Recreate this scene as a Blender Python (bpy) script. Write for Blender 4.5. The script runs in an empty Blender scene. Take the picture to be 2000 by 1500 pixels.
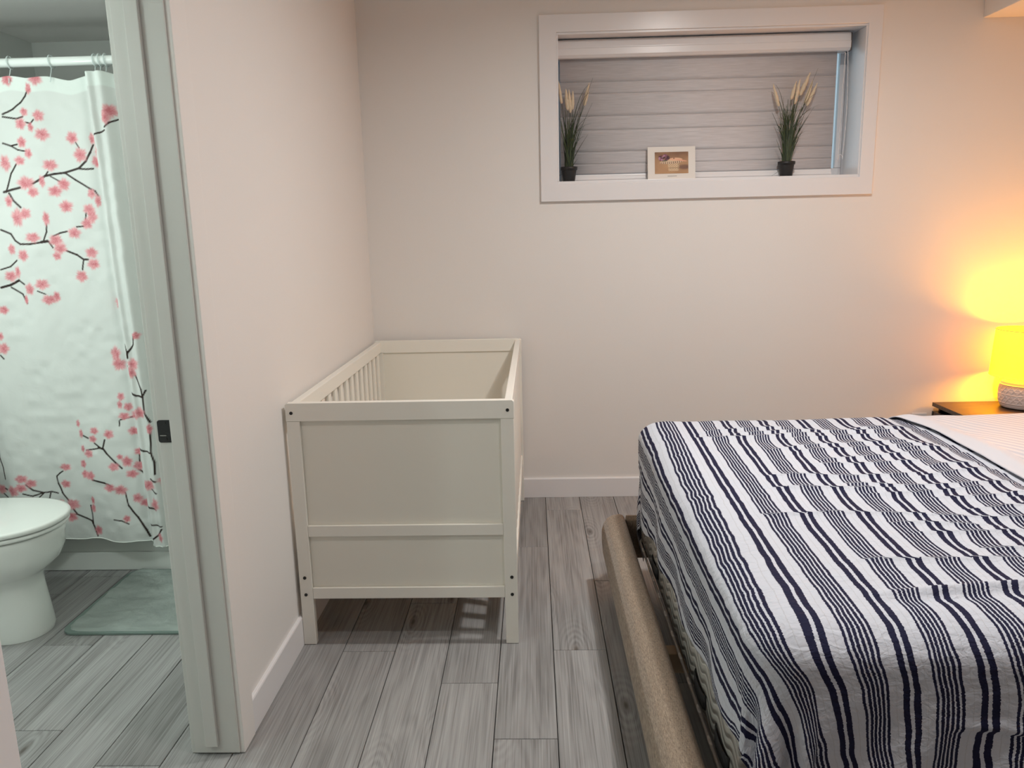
import bpy, bmesh, math, random
import numpy as np
from mathutils import Vector, Matrix
random.seed(7); rng = np.random.RandomState(11)
S = bpy.context.scene
COL = S.collection

# ------------------------------------------------------------------ camera
def cam_axes():
    f = 1507.0
    d = lambda p: (lambda v: v/np.linalg.norm(v))(np.array([p[0]-1000.0, -(p[1]-750.0), -f]))
    Y = d((1038, 449)); Z = -d((1173, 8320)); Z = Z - Y*(Z@Y); Z /= np.linalg.norm(Z); X = np.cross(Y, Z)
    return np.array([X, Y, Z])
RC = cam_axes(); CAMP = np.array([0, 0, 1.40])
def ray(p):
    v = np.array([p[0]-1000.0, -(p[1]-750.0), -1507.0]); return RC @ (v/np.linalg.norm(v))
def on_y(p, y):                       # pixel of the survey photo -> point on the plane y
    r = ray(p); return CAMP + (y/r[1])*r
cd = bpy.data.cameras.new('camera'); cam = bpy.data.objects.new('camera', cd); COL.objects.link(cam)
m4 = Matrix.Identity(4)
for i in range(3):
    for j in range(3): m4[i][j] = RC[i][j]
    m4[i][3] = CAMP[i]
cam.matrix_world = m4
cd.sensor_width = 36; cd.lens = 1507/2000*36; cd.clip_start = .02
S.camera = cam

# ------------------------------------------------------------------ world, exposure, lights
S.view_settings.view_transform = 'Standard'; S.view_settings.look = 'None'
S.view_settings.gamma = 1; S.view_settings.use_curve_mapping = False
S.view_settings.exposure = -1.04
w = bpy.data.worlds.new('world'); S.world = w; w.use_nodes = True
w.node_tree.nodes['Background'].inputs[0].default_value = (.62, .86, 1, 1)
w.node_tree.nodes['Background'].inputs[1].default_value = 2.4
S.cycles.max_bounces = 10; S.cycles.diffuse_bounces = 6; S.cycles.glossy_bounces = 3
S.cycles.transmission_bounces = 6; S.cycles.transparent_max_bounces = 8
S.cycles.sample_clamp_indirect = 4; S.cycles.caustics_reflective = False; S.cycles.caustics_refractive = False
S.cycles.use_denoising = True

def area(name, loc, size, power, color, rot=(0, 0, 0), spread=180):
    l = bpy.data.lights.new(name, 'AREA'); l.shape = 'DISK'; l.size = size; l.energy = power; l.color = color
    l.spread = math.radians(spread)
    o = bpy.data.objects.new(name, l); COL.objects.link(o); o.location = loc; o.rotation_euler = rot; return o
CEIL = 2.68
MAINL = (.86, 2.40); FILL_L = (.70, 1.15); BATHL = (-2.22, 2.08)
area('downlight_light', (MAINL[0], MAINL[1], CEIL-.012), .13, 57, (1, .97, .93), spread=165)
area('downlight_light', (FILL_L[0], FILL_L[1], CEIL-.012), .13, 24, (1, .955, .92), spread=165)  # added fill downlight, unseen, lifts the front faces of crib and bed
def point(name, loc, r, power, color):
    l = bpy.data.lights.new(name, 'POINT'); l.energy = power; l.color = color; l.shadow_soft_size = r
    o = bpy.data.objects.new(name, l); COL.objects.link(o); o.location = loc; return o
point('bathroom_light', (BATHL[0], BATHL[1], 1.60), .07, 40, (.90, 1, .955))
point('bath_fill_light', (-1.90, .62, 1.98), .06, 27, (.90, 1, .955))  # unseen extra lamp, added to brighten bathroom floor and ceiling

# ------------------------------------------------------------------ helpers
def nt(name):
    m = bpy.data.materials.new(name); m.use_nodes = True
    t = m.node_tree; return m, t, t.nodes['Principled BSDF']
def N(t, ty, **k):
    n = t.nodes.new(ty)
    for a, b in k.items(): setattr(n, a, b)
    return n
def setin(n, **k):
    for a, b in k.items(): n.inputs[a.replace('_', ' ')].default_value = b
def mat(name, col, rough=.5, bump=0, scale=200, metal=0, var=0, vscale=3, spec=.5, stretch=(1, 1, 1), coat=0):
    m, t, b = nt(name)
    b.inputs['Base Color'].default_value = (*col, 1); b.inputs['Roughness'].default_value = rough
    b.inputs['Metallic'].default_value = metal; b.inputs['Specular IOR Level'].default_value = spec
    b.inputs['Coat Weight'].default_value = coat
    tc = N(t, 'ShaderNodeTexCoord'); mp = N(t, 'ShaderNodeMapping'); mp.inputs['Scale'].default_value = stretch
    t.links.new(tc.outputs['Object'], mp.inputs[0])
    no = N(t, 'ShaderNodeTexNoise'); setin(no, Scale=vscale, Detail=3.0); t.links.new(mp.outputs[0], no.inputs['Vector'])
    mx = N(t, 'ShaderNodeMixRGB'); mx.inputs[1].default_value = (*[c*(1-var) for c in col], 1)
    mx.inputs[2].default_value = (*[min(1, c*(1+var)) for c in col], 1)
    t.links.new(no.outputs[0], mx.inputs[0]); t.links.new(mx.outputs[0], b.inputs['Base Color'])
    if bump:
        n2 = N(t, 'ShaderNodeTexNoise'); setin(n2, Scale=scale, Detail=2.0); t.links.new(mp.outputs[0], n2.inputs['Vector'])
        bp = N(t, 'ShaderNodeBump'); setin(bp, Strength=bump, Distance=.002)
        t.links.new(n2.outputs[0], bp.inputs['Height']); t.links.new(bp.outputs[0], b.inputs['Normal'])
    return m

def link(name, me, m=None, parent=None, smooth=False):
    o = bpy.data.objects.new(name, me); COL.objects.link(o)
    if m is not None and len(me.materials) == 0: me.materials.append(m)
    if parent is not None: o.parent = parent
    if smooth and len(me.polygons):
        me.polygons.foreach_set('use_smooth', [True]*len(me.polygons))
    return o
def bm_link(name, bm, m, parent=None, smooth=False):
    me = bpy.data.meshes.new(name); bm.to_mesh(me); bm.free(); return link(name, me, m, parent, smooth)
def org(parent):
    v = Vector((0, 0, 0))
    while parent is not None: v = v + parent.location; parent = parent.parent
    return v
def box(name, x0, x1, y0, y1, z0, z1, m, parent=None, bev=0, seg=2):
    """axis-aligned box in world coordinates (offset by the parents' positions)"""
    bm = bmesh.new(); bmesh.ops.create_cube(bm, size=1)
    o = org(parent)
    for v in bm.verts:
        v.co = Vector(((x0+x1)/2+v.co.x*(x1-x0), (y0+y1)/2+v.co.y*(y1-y0), (z0+z1)/2+v.co.z*(z1-z0))) - o
    if bev: bmesh.ops.bevel(bm, geom=bm.edges[:], offset=bev, segments=seg, affect='EDGES', profile=.6)
    ob = bm_link(name, bm, m, parent)
    return ob
def prism(name, pts, axis, a0, a1, m, parent=None, bev=0, seg=2, smooth=False):
    """closed outline pts extruded along axis ('x','y','z') from a0 to a1, world coordinates"""
    bm = bmesh.new(); o = org(parent)
    def P(p, a):
        c = {'x': (a, p[0], p[1]), 'y': (p[0], a, p[1]), 'z': (p[0], p[1], a)}[axis]
        return Vector(c) - o
    A = [bm.verts.new(P(p, a0)) for p in pts]; B = [bm.verts.new(P(p, a1)) for p in pts]
    n = len(pts)
    bm.faces.new(A); bm.faces.new(B[::-1])
    for i in range(n): bm.faces.new((A[i], B[i], B[(i+1) % n], A[(i+1) % n]))
    bmesh.ops.recalc_face_normals(bm, faces=bm.faces[:])
    if bev: bmesh.ops.bevel(bm, geom=bm.edges[:], offset=bev, segments=seg, affect='EDGES', profile=.6)
    return bm_link(name, bm, m, parent, smooth)
def cyl(name, p0, p1, r0, r1, m, parent=None, seg=20, smooth=True, bev=0):
    o = org(parent); p0 = Vector(p0)-o; p1 = Vector(p1)-o; d = p1-p0
    bm = bmesh.new(); bmesh.ops.create_cone(bm, segments=seg, radius1=r0, radius2=r1, depth=d.length, cap_ends=True)
    q = d.to_track_quat('Z', 'Y').to_matrix().to_4x4()
    for v in bm.verts: v.co = (q @ v.co) + (p0+p1)/2
    ob = bm_link(name, bm, m, parent)
    if smooth:
        for p in ob.data.polygons: p.use_smooth = len(p.vertices) == 4
    return ob
def grid_mesh(name, P, m, parent=None, smooth=True, closed_u=False):
    """P: array (nu, nv, 3) -> quad mesh"""
    nu, nv = P.shape[:2]; idx = np.arange(nu*nv).reshape(nu, nv)
    if closed_u: idx = np.vstack([idx, idx[:1]])
    F = np.stack([idx[:-1, :-1], idx[1:, :-1], idx[1:, 1:], idx[:-1, 1:]], -1).reshape(-1, 4)
    me = bpy.data.meshes.new(name); o = np.array(org(parent))
    V = (P.reshape(-1, 3)-o).astype(np.float32)
    me.vertices.add(len(V)); me.vertices.foreach_set('co', V.ravel())
    me.loops.add(F.size); me.loops.foreach_set('vertex_index', F.ravel().astype(np.int32))
    me.polygons.add(len(F)); me.polygons.foreach_set('loop_start', np.arange(0, F.size, 4, dtype=np.int32))
    me.polygons.foreach_set('loop_total', np.full(len(F), 4, dtype=np.int32))
    me.update(calc_edges=True); me.validate()
    return link(name, me, m, parent, smooth)
def lathe(name, prof, cx, cy, m, parent=None, seg=48, sx=1, sy=1, fn=None):
    """profile [(r, z)...] turned about the vertical through (cx, cy)"""
    th = np.linspace(0, 2*np.pi, seg, endpoint=False); pr = np.array(prof)
    T, Rr = np.meshgrid(th, pr[:, 0], indexing='ij'); Z = np.meshgrid(th, pr[:, 1], indexing='ij')[1]
    if fn is not None: Rr = Rr + fn(T, Z)
    P = np.stack([cx+Rr*np.cos(T)*sx, cy+Rr*np.sin(T)*sy, Z], -1)
    return grid_mesh(name, P, m, parent, True, True)
def tube(name, pts, r, m, parent=None, seg=8, closed=False):
    pts = [Vector(p) for p in pts]; n = len(pts); out = []
    for i, p in enumerate(pts):
        a = pts[(i-1) % n] if (closed or i) else p; b = pts[(i+1) % n] if (closed or i < n-1) else p
        d = (b-a).normalized(); u = d.orthogonal().normalized() if i == 0 else (u - d*u.dot(d)).normalized()
        v = d.cross(u); rr = r[i] if hasattr(r, '__len__') else r
        out.append([p + (u*math.cos(t)+v*math.sin(t))*rr for t in np.linspace(0, 2*math.pi, seg, endpoint=False)])
    P = np.array([[list(q) for q in ring] for ring in out])
    P = P.transpose(1, 0, 2)
    if closed: P = np.concatenate([P, P[:, :1]], 1)
    P = P + np.array(org(parent))          # tube points are given relative to the parent
    return grid_mesh(name, P, m, parent, True, True)
def thing(name, label, cat, loc=(0, 0, 0), group=None):
    o = bpy.data.objects.new(name, None); COL.objects.link(o); o.location = loc; o.empty_display_size = .05
    return tag(o, label, cat, group)
def tag(o, label, cat, group=None):
    o['label'] = label; o['category'] = cat
    if group: o['group'] = group
    return o
def struct(o, label=None):
    o['kind'] = 'structure'
    if label: o['label'] = label
    return o
def sempty(name, loc, label):
    o = bpy.data.objects.new(name, None); COL.objects.link(o); o.location = loc; o.empty_display_size = .05
    return struct(o, label)
def value_noise(x, y, seed=0):
    """smooth 2-D value noise in [-1, 1] for numpy arrays"""
    r = np.random.RandomState(seed); T = r.uniform(-1, 1, (64, 64))
    xi = np.floor(x).astype(int); yi = np.floor(y).astype(int); fx = x-xi; fy = y-yi
    fx = fx*fx*(3-2*fx); fy = fy*fy*(3-2*fy)
    g = lambda a, b: T[a % 64, b % 64]
    return (g(xi, yi)*(1-fx)+g(xi+1, yi)*fx)*(1-fy) + (g(xi, yi+1)*(1-fx)+g(xi+1, yi+1)*fx)*fy
def sstep(a, b, x):
    t = np.clip((x-a)/(b-a), 0, 1); return t*t*(3-2*t)
def add_color(o, rgb, name='print'):
    a = o.data.color_attributes.new(name, 'FLOAT_COLOR', 'POINT')
    c = np.ones((len(rgb), 4), np.float32); c[:, :3] = rgb; a.data.foreach_set('color', c.ravel())
def lin(r, g, b):
    f = lambda c: ((c/255+.055)/1.055)**2.4 if c > 10 else c/255/12.92
    return (f(r), f(g), f(b))

# ------------------------------------------------------------------ materials
M_wall = mat('wall_paint', (.80, .775, .75), .55, .12, 350, var=.012, vscale=2, spec=.3)
M_wallb = mat('bathroom_wall_paint', (.74, .76, .74), .5, .12, 350, var=.012, spec=.3)
M_ceil = mat('ceiling_paint', (.88, .87, .85), .7, .1, 300, var=.01)
M_trim = mat('white_trim_paint', (.80, .79, .80), .28, .04, 60, var=.01)
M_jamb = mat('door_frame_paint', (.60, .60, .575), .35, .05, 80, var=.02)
M_crib = mat('cream_white_lacquer', (.84, .82, .755), .38, .03, 60, var=.012)
M_cribp = mat('cream_painted_board', (.81, .79, .715), .45, .03, 60, var=.012)
M_bolt = mat('black_bolt', (.01, .01, .01), .4, var=.1)
M_black = mat('black_metal', (.008, .008, .009), .38, .1, 400, var=.2)
M_porc = mat('white_porcelain', (.82, .85, .82), .12, var=.005, coat=.3)
M_tub = mat('white_acrylic', (.74, .77, .74), .25, var=.01)
M_rod = mat('white_enamel_rod', (.85, .90, .88), .25, var=.01)
M_pot = mat('black_plastic_pot', (.012, .012, .013), .45, .1, 200, var=.2)
M_soil = mat('dark_soil', (.02, .015, .01), .9, 1, 200, var=.4)
M_gap = mat('dark_underlay', (.035, .032, .03), .9, var=.1)
M_slat = mat('pine_slat', (.55, .42, .28), .6, .1, 50, var=.1, stretch=(6, 1, 6))
M_mat = mat('sage_bath_mat', (.38, .435, .41), .95, .9, 700, var=.42, vscale=5, stretch=(1.2, 3.2, 1))
M_matb = mat('sage_mat_border', (.16, .215, .195), .9, .3, 300, var=.1)

def glass_mat():
    m, t, b = nt('window_glass'); t.nodes.remove(b)
    tr = N(t, 'ShaderNodeBsdfTransparent'); gl = N(t, 'ShaderNodeBsdfGlossy'); gl.inputs['Roughness'].default_value = .02
    mx = N(t, 'ShaderNodeMixShader'); fr = N(t, 'ShaderNodeFresnel')
    t.links.new(fr.outputs[0], mx.inputs[0]); t.links.new(tr.outputs[0], mx.inputs[1]); t.links.new(gl.outputs[0], mx.inputs[2])
    t.links.new(mx.outputs[0], t.nodes['Material Output'].inputs[0]); return m
M_glass = glass_mat()

def clear_plastic():
    m, t, b = nt('clear_plastic'); setin(b, Roughness=.15); b.inputs['Base Color'].default_value = (.80, .88, .88, 1)
    b.inputs['Alpha'].default_value = .75; return m
M_clear = clear_plastic()

def emit(name, col, s):
    m, t, b = nt(name); b.inputs['Base Color'].default_value = (*col, 1)
    b.inputs['Emission Color'].default_value = (*col, 1); b.inputs['Emission Strength'].default_value = s; return m

def floor_mat():
    m, t, b = nt('grey_oak_laminate')
    ge = N(t, 'ShaderNodeNewGeometry'); oi = N(t, 'ShaderNodeObjectInfo')
    sx = N(t, 'ShaderNodeSeparateXYZ'); t.links.new(ge.outputs['Position'], sx.inputs[0])
    cx = N(t, 'ShaderNodeCombineXYZ'); t.links.new(sx.outputs[0], cx.inputs[0])
    ml = N(t, 'ShaderNodeMath', operation='MULTIPLY'); ml.inputs[1].default_value = 1.0; t.links.new(sx.outputs[1], ml.inputs[0])
    t.links.new(ml.outputs[0], cx.inputs[1])
    rz = N(t, 'ShaderNodeMath', operation='MULTIPLY'); rz.inputs[1].default_value = 37.0
    t.links.new(oi.outputs['Random'], rz.inputs[0]); t.links.new(rz.outputs[0], cx.inputs[2])
    def noise(sc, det, stretch, dist=0):
        mp = N(t, 'ShaderNodeMapping'); mp.inputs['Scale'].default_value = stretch; t.links.new(cx.outputs[0], mp.inputs[0])
        n = N(t, 'ShaderNodeTexNoise'); setin(n, Scale=sc, Detail=det, Distortion=dist); t.links.new(mp.outputs[0], n.inputs['Vector']); return n
    fine = noise(1, 6, (240, 3.2, 1), .25)
    band = noise(1, 4, (17, .75, 1), .7)
    cath = noise(1, 2, (7, .8, 1), .5)                       # drives cathedral rings
    wv = N(t, 'ShaderNodeMath', operation='MULTIPLY'); wv.inputs[1].default_value = 55; t.links.new(cath.outputs[0], wv.inputs[0])
    sn = N(t, 'ShaderNodeMath', operation='SINE'); t.links.new(wv.outputs[0], sn.inputs[0])
    # knots with rings of grain around them, in about one cell out of three
    of = N(t, 'ShaderNodeCombineXYZ'); t.links.new(rz.outputs[0], of.inputs[0]); t.links.new(rz.outputs[0], of.inputs[1])
    ad = N(t, 'ShaderNodeVectorMath', operation='ADD'); t.links.new(cx.outputs[0], ad.inputs[0]); t.links.new(of.outputs[0], ad.inputs[1])
    mp = N(t, 'ShaderNodeMapping'); mp.inputs['Scale'].default_value = (5.2, 1.7, 1); t.links.new(ad.outputs[0], mp.inputs[0])
    vo = N(t, 'ShaderNodeTexVoronoi'); vo.voronoi_dimensions = '2D'; vo.inputs['Scale'].default_value = 1.0; t.links.new(mp.outputs[0], vo.inputs['Vector'])
    sc_ = N(t, 'ShaderNodeSeparateColor'); t.links.new(vo.outputs['Color'], sc_.inputs[0])
    gt = N(t, 'ShaderNodeMath', operation='GREATER_THAN'); gt.inputs[1].default_value = .40; t.links.new(sc_.outputs[0], gt.inputs[0])
    kr = N(t, 'ShaderNodeMapRange'); setin(kr, From_Min=.015, From_Max=.075, To_Min=1, To_Max=0); t.links.new(vo.outputs['Distance'], kr.inputs[0])
    km = N(t, 'ShaderNodeMath', operation='MULTIPLY'); t.links.new(kr.outputs[0], km.inputs[0]); t.links.new(gt.outputs[0], km.inputs[1])
    rf = N(t, 'ShaderNodeMapRange'); setin(rf, From_Min=.05, From_Max=.42, To_Min=1, To_Max=0); t.links.new(vo.outputs['Distance'], rf.inputs[0])
    rm = N(t, 'ShaderNodeMath', operation='MULTIPLY'); t.links.new(rf.outputs[0], rm.inputs[0]); t.links.new(gt.outputs[0], rm.inputs[1])
    dn = N(t, 'ShaderNodeMath', operation='MULTIPLY_ADD'); dn.inputs[1].default_value = .10; t.links.new(band.outputs[0], dn.inputs[0]); t.links.new(vo.outputs['Distance'], dn.inputs[2])
    rs = N(t, 'ShaderNodeMath', operation='MULTIPLY'); rs.inputs[1].default_value = 95; t.links.new(dn.outputs[0], rs.inputs[0])
    rn = N(t, 'ShaderNodeMath', operation='SINE'); t.links.new(rs.outputs[0], rn.inputs[0])
    rr = N(t, 'ShaderNodeMath', operation='MULTIPLY'); t.links.new(rn.outputs[0], rr.inputs[0]); t.links.new(rm.outputs[0], rr.inputs[1])
    cr = N(t, 'ShaderNodeValToRGB'); e = cr.color_ramp.elements
    e[0].position = .25; e[0].color = (.120, .114, .112, 1); e[1].position = .72; e[1].color = (.400, .398, .398, 1)
    a = e.new(.5); a.color = (.290, .286, .284, 1)
    mixf = N(t, 'ShaderNodeMath', operation='MULTIPLY_ADD'); mixf.inputs[1].default_value = .62
    t.links.new(fine.outputs[0], mixf.inputs[0])
    b2 = N(t, 'ShaderNodeMath', operation='MULTIPLY'); b2.inputs[1].default_value = .38; t.links.new(band.outputs[0], b2.inputs[0])
    t.links.new(b2.outputs[0], mixf.inputs[2])
    s2 = N(t, 'ShaderNodeMath', operation='MULTIPLY_ADD'); s2.inputs[1].default_value = .030; t.links.new(sn.outputs[0], s2.inputs[0]); t.links.new(mixf.outputs[0], s2.inputs[2])
    r3 = N(t, 'ShaderNodeMath', operation='MULTIPLY_ADD'); r3.inputs[1].default_value = .075; t.links.new(rr.outputs[0], r3.inputs[0]); t.links.new(s2.outputs[0], r3.inputs[2])
    t.links.new(r3.outputs[0], cr.inputs[0])
    mk = N(t, 'ShaderNodeMixRGB'); mk.inputs[2].default_value = (.10, .085, .075, 1); kf = N(t, 'ShaderNodeMath', operation='MULTIPLY'); kf.inputs[1].default_value = .9
    t.links.new(km.outputs[0], kf.inputs[0]); t.links.new(kf.outputs[0], mk.inputs[0]); t.links.new(cr.outputs[0], mk.inputs[1])
    hv = N(t, 'ShaderNodeHueSaturation'); mr = N(t, 'ShaderNodeMapRange'); setin(mr, To_Min=.88, To_Max=1.12)
    t.links.new(oi.outputs['Random'], mr.inputs[0]); t.links.new(mr.outputs[0], hv.inputs['Value']); t.links.new(mk.outputs[0], hv.inputs['Color'])
    t.links.new(hv.outputs[0], b.inputs['Base Color']); setin(b, Roughness=.48); b.inputs['Specular IOR Level'].default_value = .35
    bp = N(t, 'ShaderNodeBump'); setin(bp, Strength=.12, Distance=.001); t.links.new(fine.outputs[0], bp.inputs['Height'])
    t.links.new(bp.outputs[0], b.inputs['Normal']); return m
M_floor = floor_mat()

def linen_mat():
    m, t, b = nt('brown_linen_upholstery')
    tc = N(t, 'ShaderNodeTexCoord'); outs = []
    for sc in ((90, 900, 900), (900, 60, 90), (900, 90, 60)):
        mp = N(t, 'ShaderNodeMapping'); mp.inputs['Scale'].default_value = sc; t.links.new(tc.outputs['Object'], mp.inputs[0])
        n = N(t, 'ShaderNodeTexNoise'); setin(n, Scale=1.0, Detail=2.0); t.links.new(mp.outputs[0], n.inputs['Vector']); outs.append(n)
    a = N(t, 'ShaderNodeMath', operation='ADD'); t.links.new(outs[0].outputs[0], a.inputs[0]); t.links.new(outs[1].outputs[0], a.inputs[1])
    a2 = N(t, 'ShaderNodeMath', operation='ADD'); t.links.new(a.outputs[0], a2.inputs[0]); t.links.new(outs[2].outputs[0], a2.inputs[1])
    d = N(t, 'ShaderNodeMath', operation='MULTIPLY'); d.inputs[1].default_value = .3333; t.links.new(a2.outputs[0], d.inputs[0])
    cr = N(t, 'ShaderNodeValToRGB'); e = cr.color_ramp.elements; e[0].position = .36; e[0].color = (.12, .085, .058, 1)
    e[1].position = .64; e[1].color = (.42, .33, .245, 1); t.links.new(d.outputs[0], cr.inputs[0]); t.links.new(cr.outputs[0], b.inputs['Base Color'])
    setin(b, Roughness=.9); b.inputs['Sheen Weight'].default_value = .2
    bp = N(t, 'ShaderNodeBump'); setin(bp, Strength=.6, Distance=.0015); t.links.new(d.outputs[0], bp.inputs['Height']); t.links.new(bp.outputs[0], b.inputs['Normal'])
    return m
M_linen = linen_mat()

def quilt_mat():
    """off-white ticking with stitched wavy lines on the mattress side (relief)"""
    m, t, b = nt('quilted_mattress_ticking'); b.inputs['Base Color'].default_value = (.60, .59, .55, 1); setin(b, Roughness=.8)
    tc = N(t, 'ShaderNodeTexCoord'); sp = N(t, 'ShaderNodeSeparateXYZ'); t.links.new(tc.outputs['Object'], sp.inputs[0])
    f = N(t, 'ShaderNodeMath', operation='MULTIPLY'); f.inputs[1].default_value = 52; t.links.new(sp.outputs[1], f.inputs[0])
    s = N(t, 'ShaderNodeMath', operation='SINE'); t.links.new(f.outputs[0], s.inputs[0])
    s2 = N(t, 'ShaderNodeMath', operation='MULTIPLY_ADD'); s2.inputs[1].default_value = .011; t.links.new(s.outputs[0], s2.inputs[0]); t.links.new(sp.outputs[2], s2.inputs[2])
    k = N(t, 'ShaderNodeMath', operation='MULTIPLY'); k.inputs[1].default_value = 1/.026; t.links.new(s2.outputs[0], k.inputs[0])
    fr = N(t, 'ShaderNodeMath', operation='FRACT'); t.links.new(k.outputs[0], fr.inputs[0])
    cr = N(t, 'ShaderNodeValToRGB'); e = cr.color_ramp.elements; e[0].position = 0; e[0].color = (0, 0, 0, 1); e[1].position = .5; e[1].color = (1, 1, 1, 1)
    z = e.new(1.0); z.color = (0, 0, 0, 1); cr.color_ramp.interpolation = 'EASE'; t.links.new(fr.outputs[0], cr.inputs[0])
    c2 = N(t, 'ShaderNodeValToRGB'); e = c2.color_ramp.elements; e[0].position = .0; e[0].color = (.84, .83, .78, 1); e[1].position = .14; e[1].color = (.50, .49, .455, 1)
    t.links.new(cr.outputs[0], c2.inputs[0]); t.links.new(c2.outputs[0], b.inputs['Base Color'])
    bp = N(t, 'ShaderNodeBump'); setin(bp, Strength=.6, Distance=.004); t.links.new(cr.outputs[0], bp.inputs['Height']); t.links.new(bp.outputs[0], b.inputs['Normal'])
    return m
M_quilt = quilt_mat()

PERIOD = .1435; U0 = .499
def stripe_mat():
    m, t, b = nt('navy_striped_seersucker')
    at = N(t, 'ShaderNodeAttribute', attribute_name='u'); tt = N(t, 'ShaderNodeAttribute', attribute_name='t')
    # weave raggedness along the stripe edge
    cb = N(t, 'ShaderNodeCombineXYZ'); t.links.new(at.outputs['Fac'], cb.inputs[0]); t.links.new(tt.outputs['Fac'], cb.inputs[1])
    mp = N(t, 'ShaderNodeMapping'); mp.inputs['Scale'].default_value = (60, 330, 1); t.links.new(cb.outputs[0], mp.inputs[0])
    n = N(t, 'ShaderNodeTexNoise'); setin(n, Scale=1.0, Detail=2.0); t.links.new(mp.outputs[0], n.inputs['Vector'])
    n2 = N(t, 'ShaderNodeMath', operation='MULTIPLY_ADD'); n2.inputs[1].default_value = .0052; n2.inputs[2].default_value = -.0026-U0+PERIOD*40.5
    t.links.new(n.outputs[0], n2.inputs[0])
    ad = N(t, 'ShaderNodeMath', operation='ADD'); t.links.new(n2.outputs[0], ad.inputs[0]); t.links.new(at.outputs['Fac'], ad.inputs[1])
    dv = N(t, 'ShaderNodeMath', operation='DIVIDE'); dv.inputs[1].default_value = PERIOD; t.links.new(ad.outputs[0], dv.inputs[0])
    fr = N(t, 'ShaderNodeMath', operation='FRACT'); t.links.new(dv.outputs[0], fr.inputs[0])
    W = (.575, .605, .675, 1); D = (.012, .013, .042, 1); G = (.48, .50, .54, 1)
    segs = [(-.0102, .0130, D), (.0102, .0130, D), (-.030, .0016, G), (.030, .0016, G)]
    for off in (-.0245, -.0140, -.0050, .0040, .0135, .0235): segs.append((PERIOD/2+off, .0057, D))
    st = []
    for c, wd, col in segs:
        c = (c + PERIOD/2) % PERIOD
        a0, a1 = (c-wd/2)/PERIOD, (c+wd/2)/PERIOD
        if a0 < 0: st += [(0, col), (a1, W), (1+a0, col)]
        else: st += [(a0, col), (a1, W)]
    st.sort(key=lambda q: q[0])
    cr = N(t, 'ShaderNodeValToRGB'); cr.color_ramp.interpolation = 'CONSTANT'; e = cr.color_ramp.elements
    if st[0][0] > 0: st.insert(0, (0, W))
    e[0].position = 0; e[0].color = st[0][1]; e[1].position = st[-1][0]; e[1].color = st[-1][1]
    for p, c in st[1:-1]: q = e.new(p); q.color = c
    t.links.new(fr.outputs[0], cr.inputs[0]); t.links.new(cr.outputs[0], b.inputs['Base Color'])
    setin(b, Roughness=.85); b.inputs['Specular IOR Level'].default_value = .2
    # puckers: cells across the cloth
    mp2 = N(t, 'ShaderNodeMapping'); mp2.inputs['Scale'].default_value = (42, 60, 1); t.links.new(cb.outputs[0], mp2.inputs[0])
    v = N(t, 'ShaderNodeTexNoise'); setin(v, Scale=1.0, Detail=3.0, Distortion=.6); t.links.new(mp2.outputs[0], v.inputs['Vector'])
    bp = N(t, 'ShaderNodeBump'); setin(bp, Strength=.75, Distance=.006); t.links.new(v.outputs[0], bp.inputs['Height']); t.links.new(bp.outputs[0], b.inputs['Normal'])
    return m
M_stripe = stripe_mat()

def sheet_mat():
    m, t, b = nt('satin_stripe_sheet')
    at = N(t, 'ShaderNodeAttribute', attribute_name='w')
    d = N(t, 'ShaderNodeMath', operation='MULTIPLY'); d.inputs[1].default_value = 2*math.pi/.034; t.links.new(at.outputs['Fac'], d.inputs[0])
    s = N(t, 'ShaderNodeMath', operation='SINE'); t.links.new(d.outputs[0], s.inputs[0])
    mr = N(t, 'ShaderNodeMapRange'); setin(mr, From_Min=-.2, From_Max=.2, To_Min=.72, To_Max=.36); t.links.new(s.outputs[0], mr.inputs[0]); t.links.new(mr.outputs[0], b.inputs['Roughness'])
    cr = N(t, 'ShaderNodeMapRange'); setin(cr, From_Min=-.2, From_Max=.2, To_Min=0, To_Max=1); t.links.new(s.outputs[0], cr.inputs[0])
    mx = N(t, 'ShaderNodeMixRGB'); mx.inputs[1].default_value = (.58, .585, .64, 1); mx.inputs[2].default_value = (.67, .665, .70, 1)
    t.links.new(cr.outputs[0], mx.inputs[0]); t.links.new(mx.outputs[0], b.inputs['Base Color']); return m
M_sheet = sheet_mat()

def print_mat(name, rough=.7, transl=0, bump=0):
    m, t, b = nt(name); at = N(t, 'ShaderNodeAttribute', attribute_name='print')
    t.links.new(at.outputs['Color'], b.inputs['Base Color']); setin(b, Roughness=rough); b.inputs['Specular IOR Level'].default_value = .3
    if bump:
        tc = N(t, 'ShaderNodeTexCoord'); n = N(t, 'ShaderNodeTexNoise'); setin(n, Scale=14.0, Detail=5.0, Distortion=.8); t.links.new(tc.outputs['Object'], n.inputs['Vector'])
        bp = N(t, 'ShaderNodeBump'); setin(bp, Strength=bump, Distance=.006); t.links.new(n.outputs[0], bp.inputs['Height']); t.links.new(bp.outputs[0], b.inputs['Normal'])
    if transl:
        tr = N(t, 'ShaderNodeBsdfTranslucent'); t.links.new(at.outputs['Color'], tr.inputs[0])
        mx = N(t, 'ShaderNodeMixShader'); mx.inputs[0].default_value = transl
        t.links.new(b.outputs[0], mx.inputs[1]); t.links.new(tr.outputs[0], mx.inputs[2]); t.links.new(mx.outputs[0], t.nodes['Material Output'].inputs[0])
    return m
M_curtain = print_mat('printed_curtain_fabric', .6, .18, .35)
M_print = print_mat('printed_card', .5)

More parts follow.
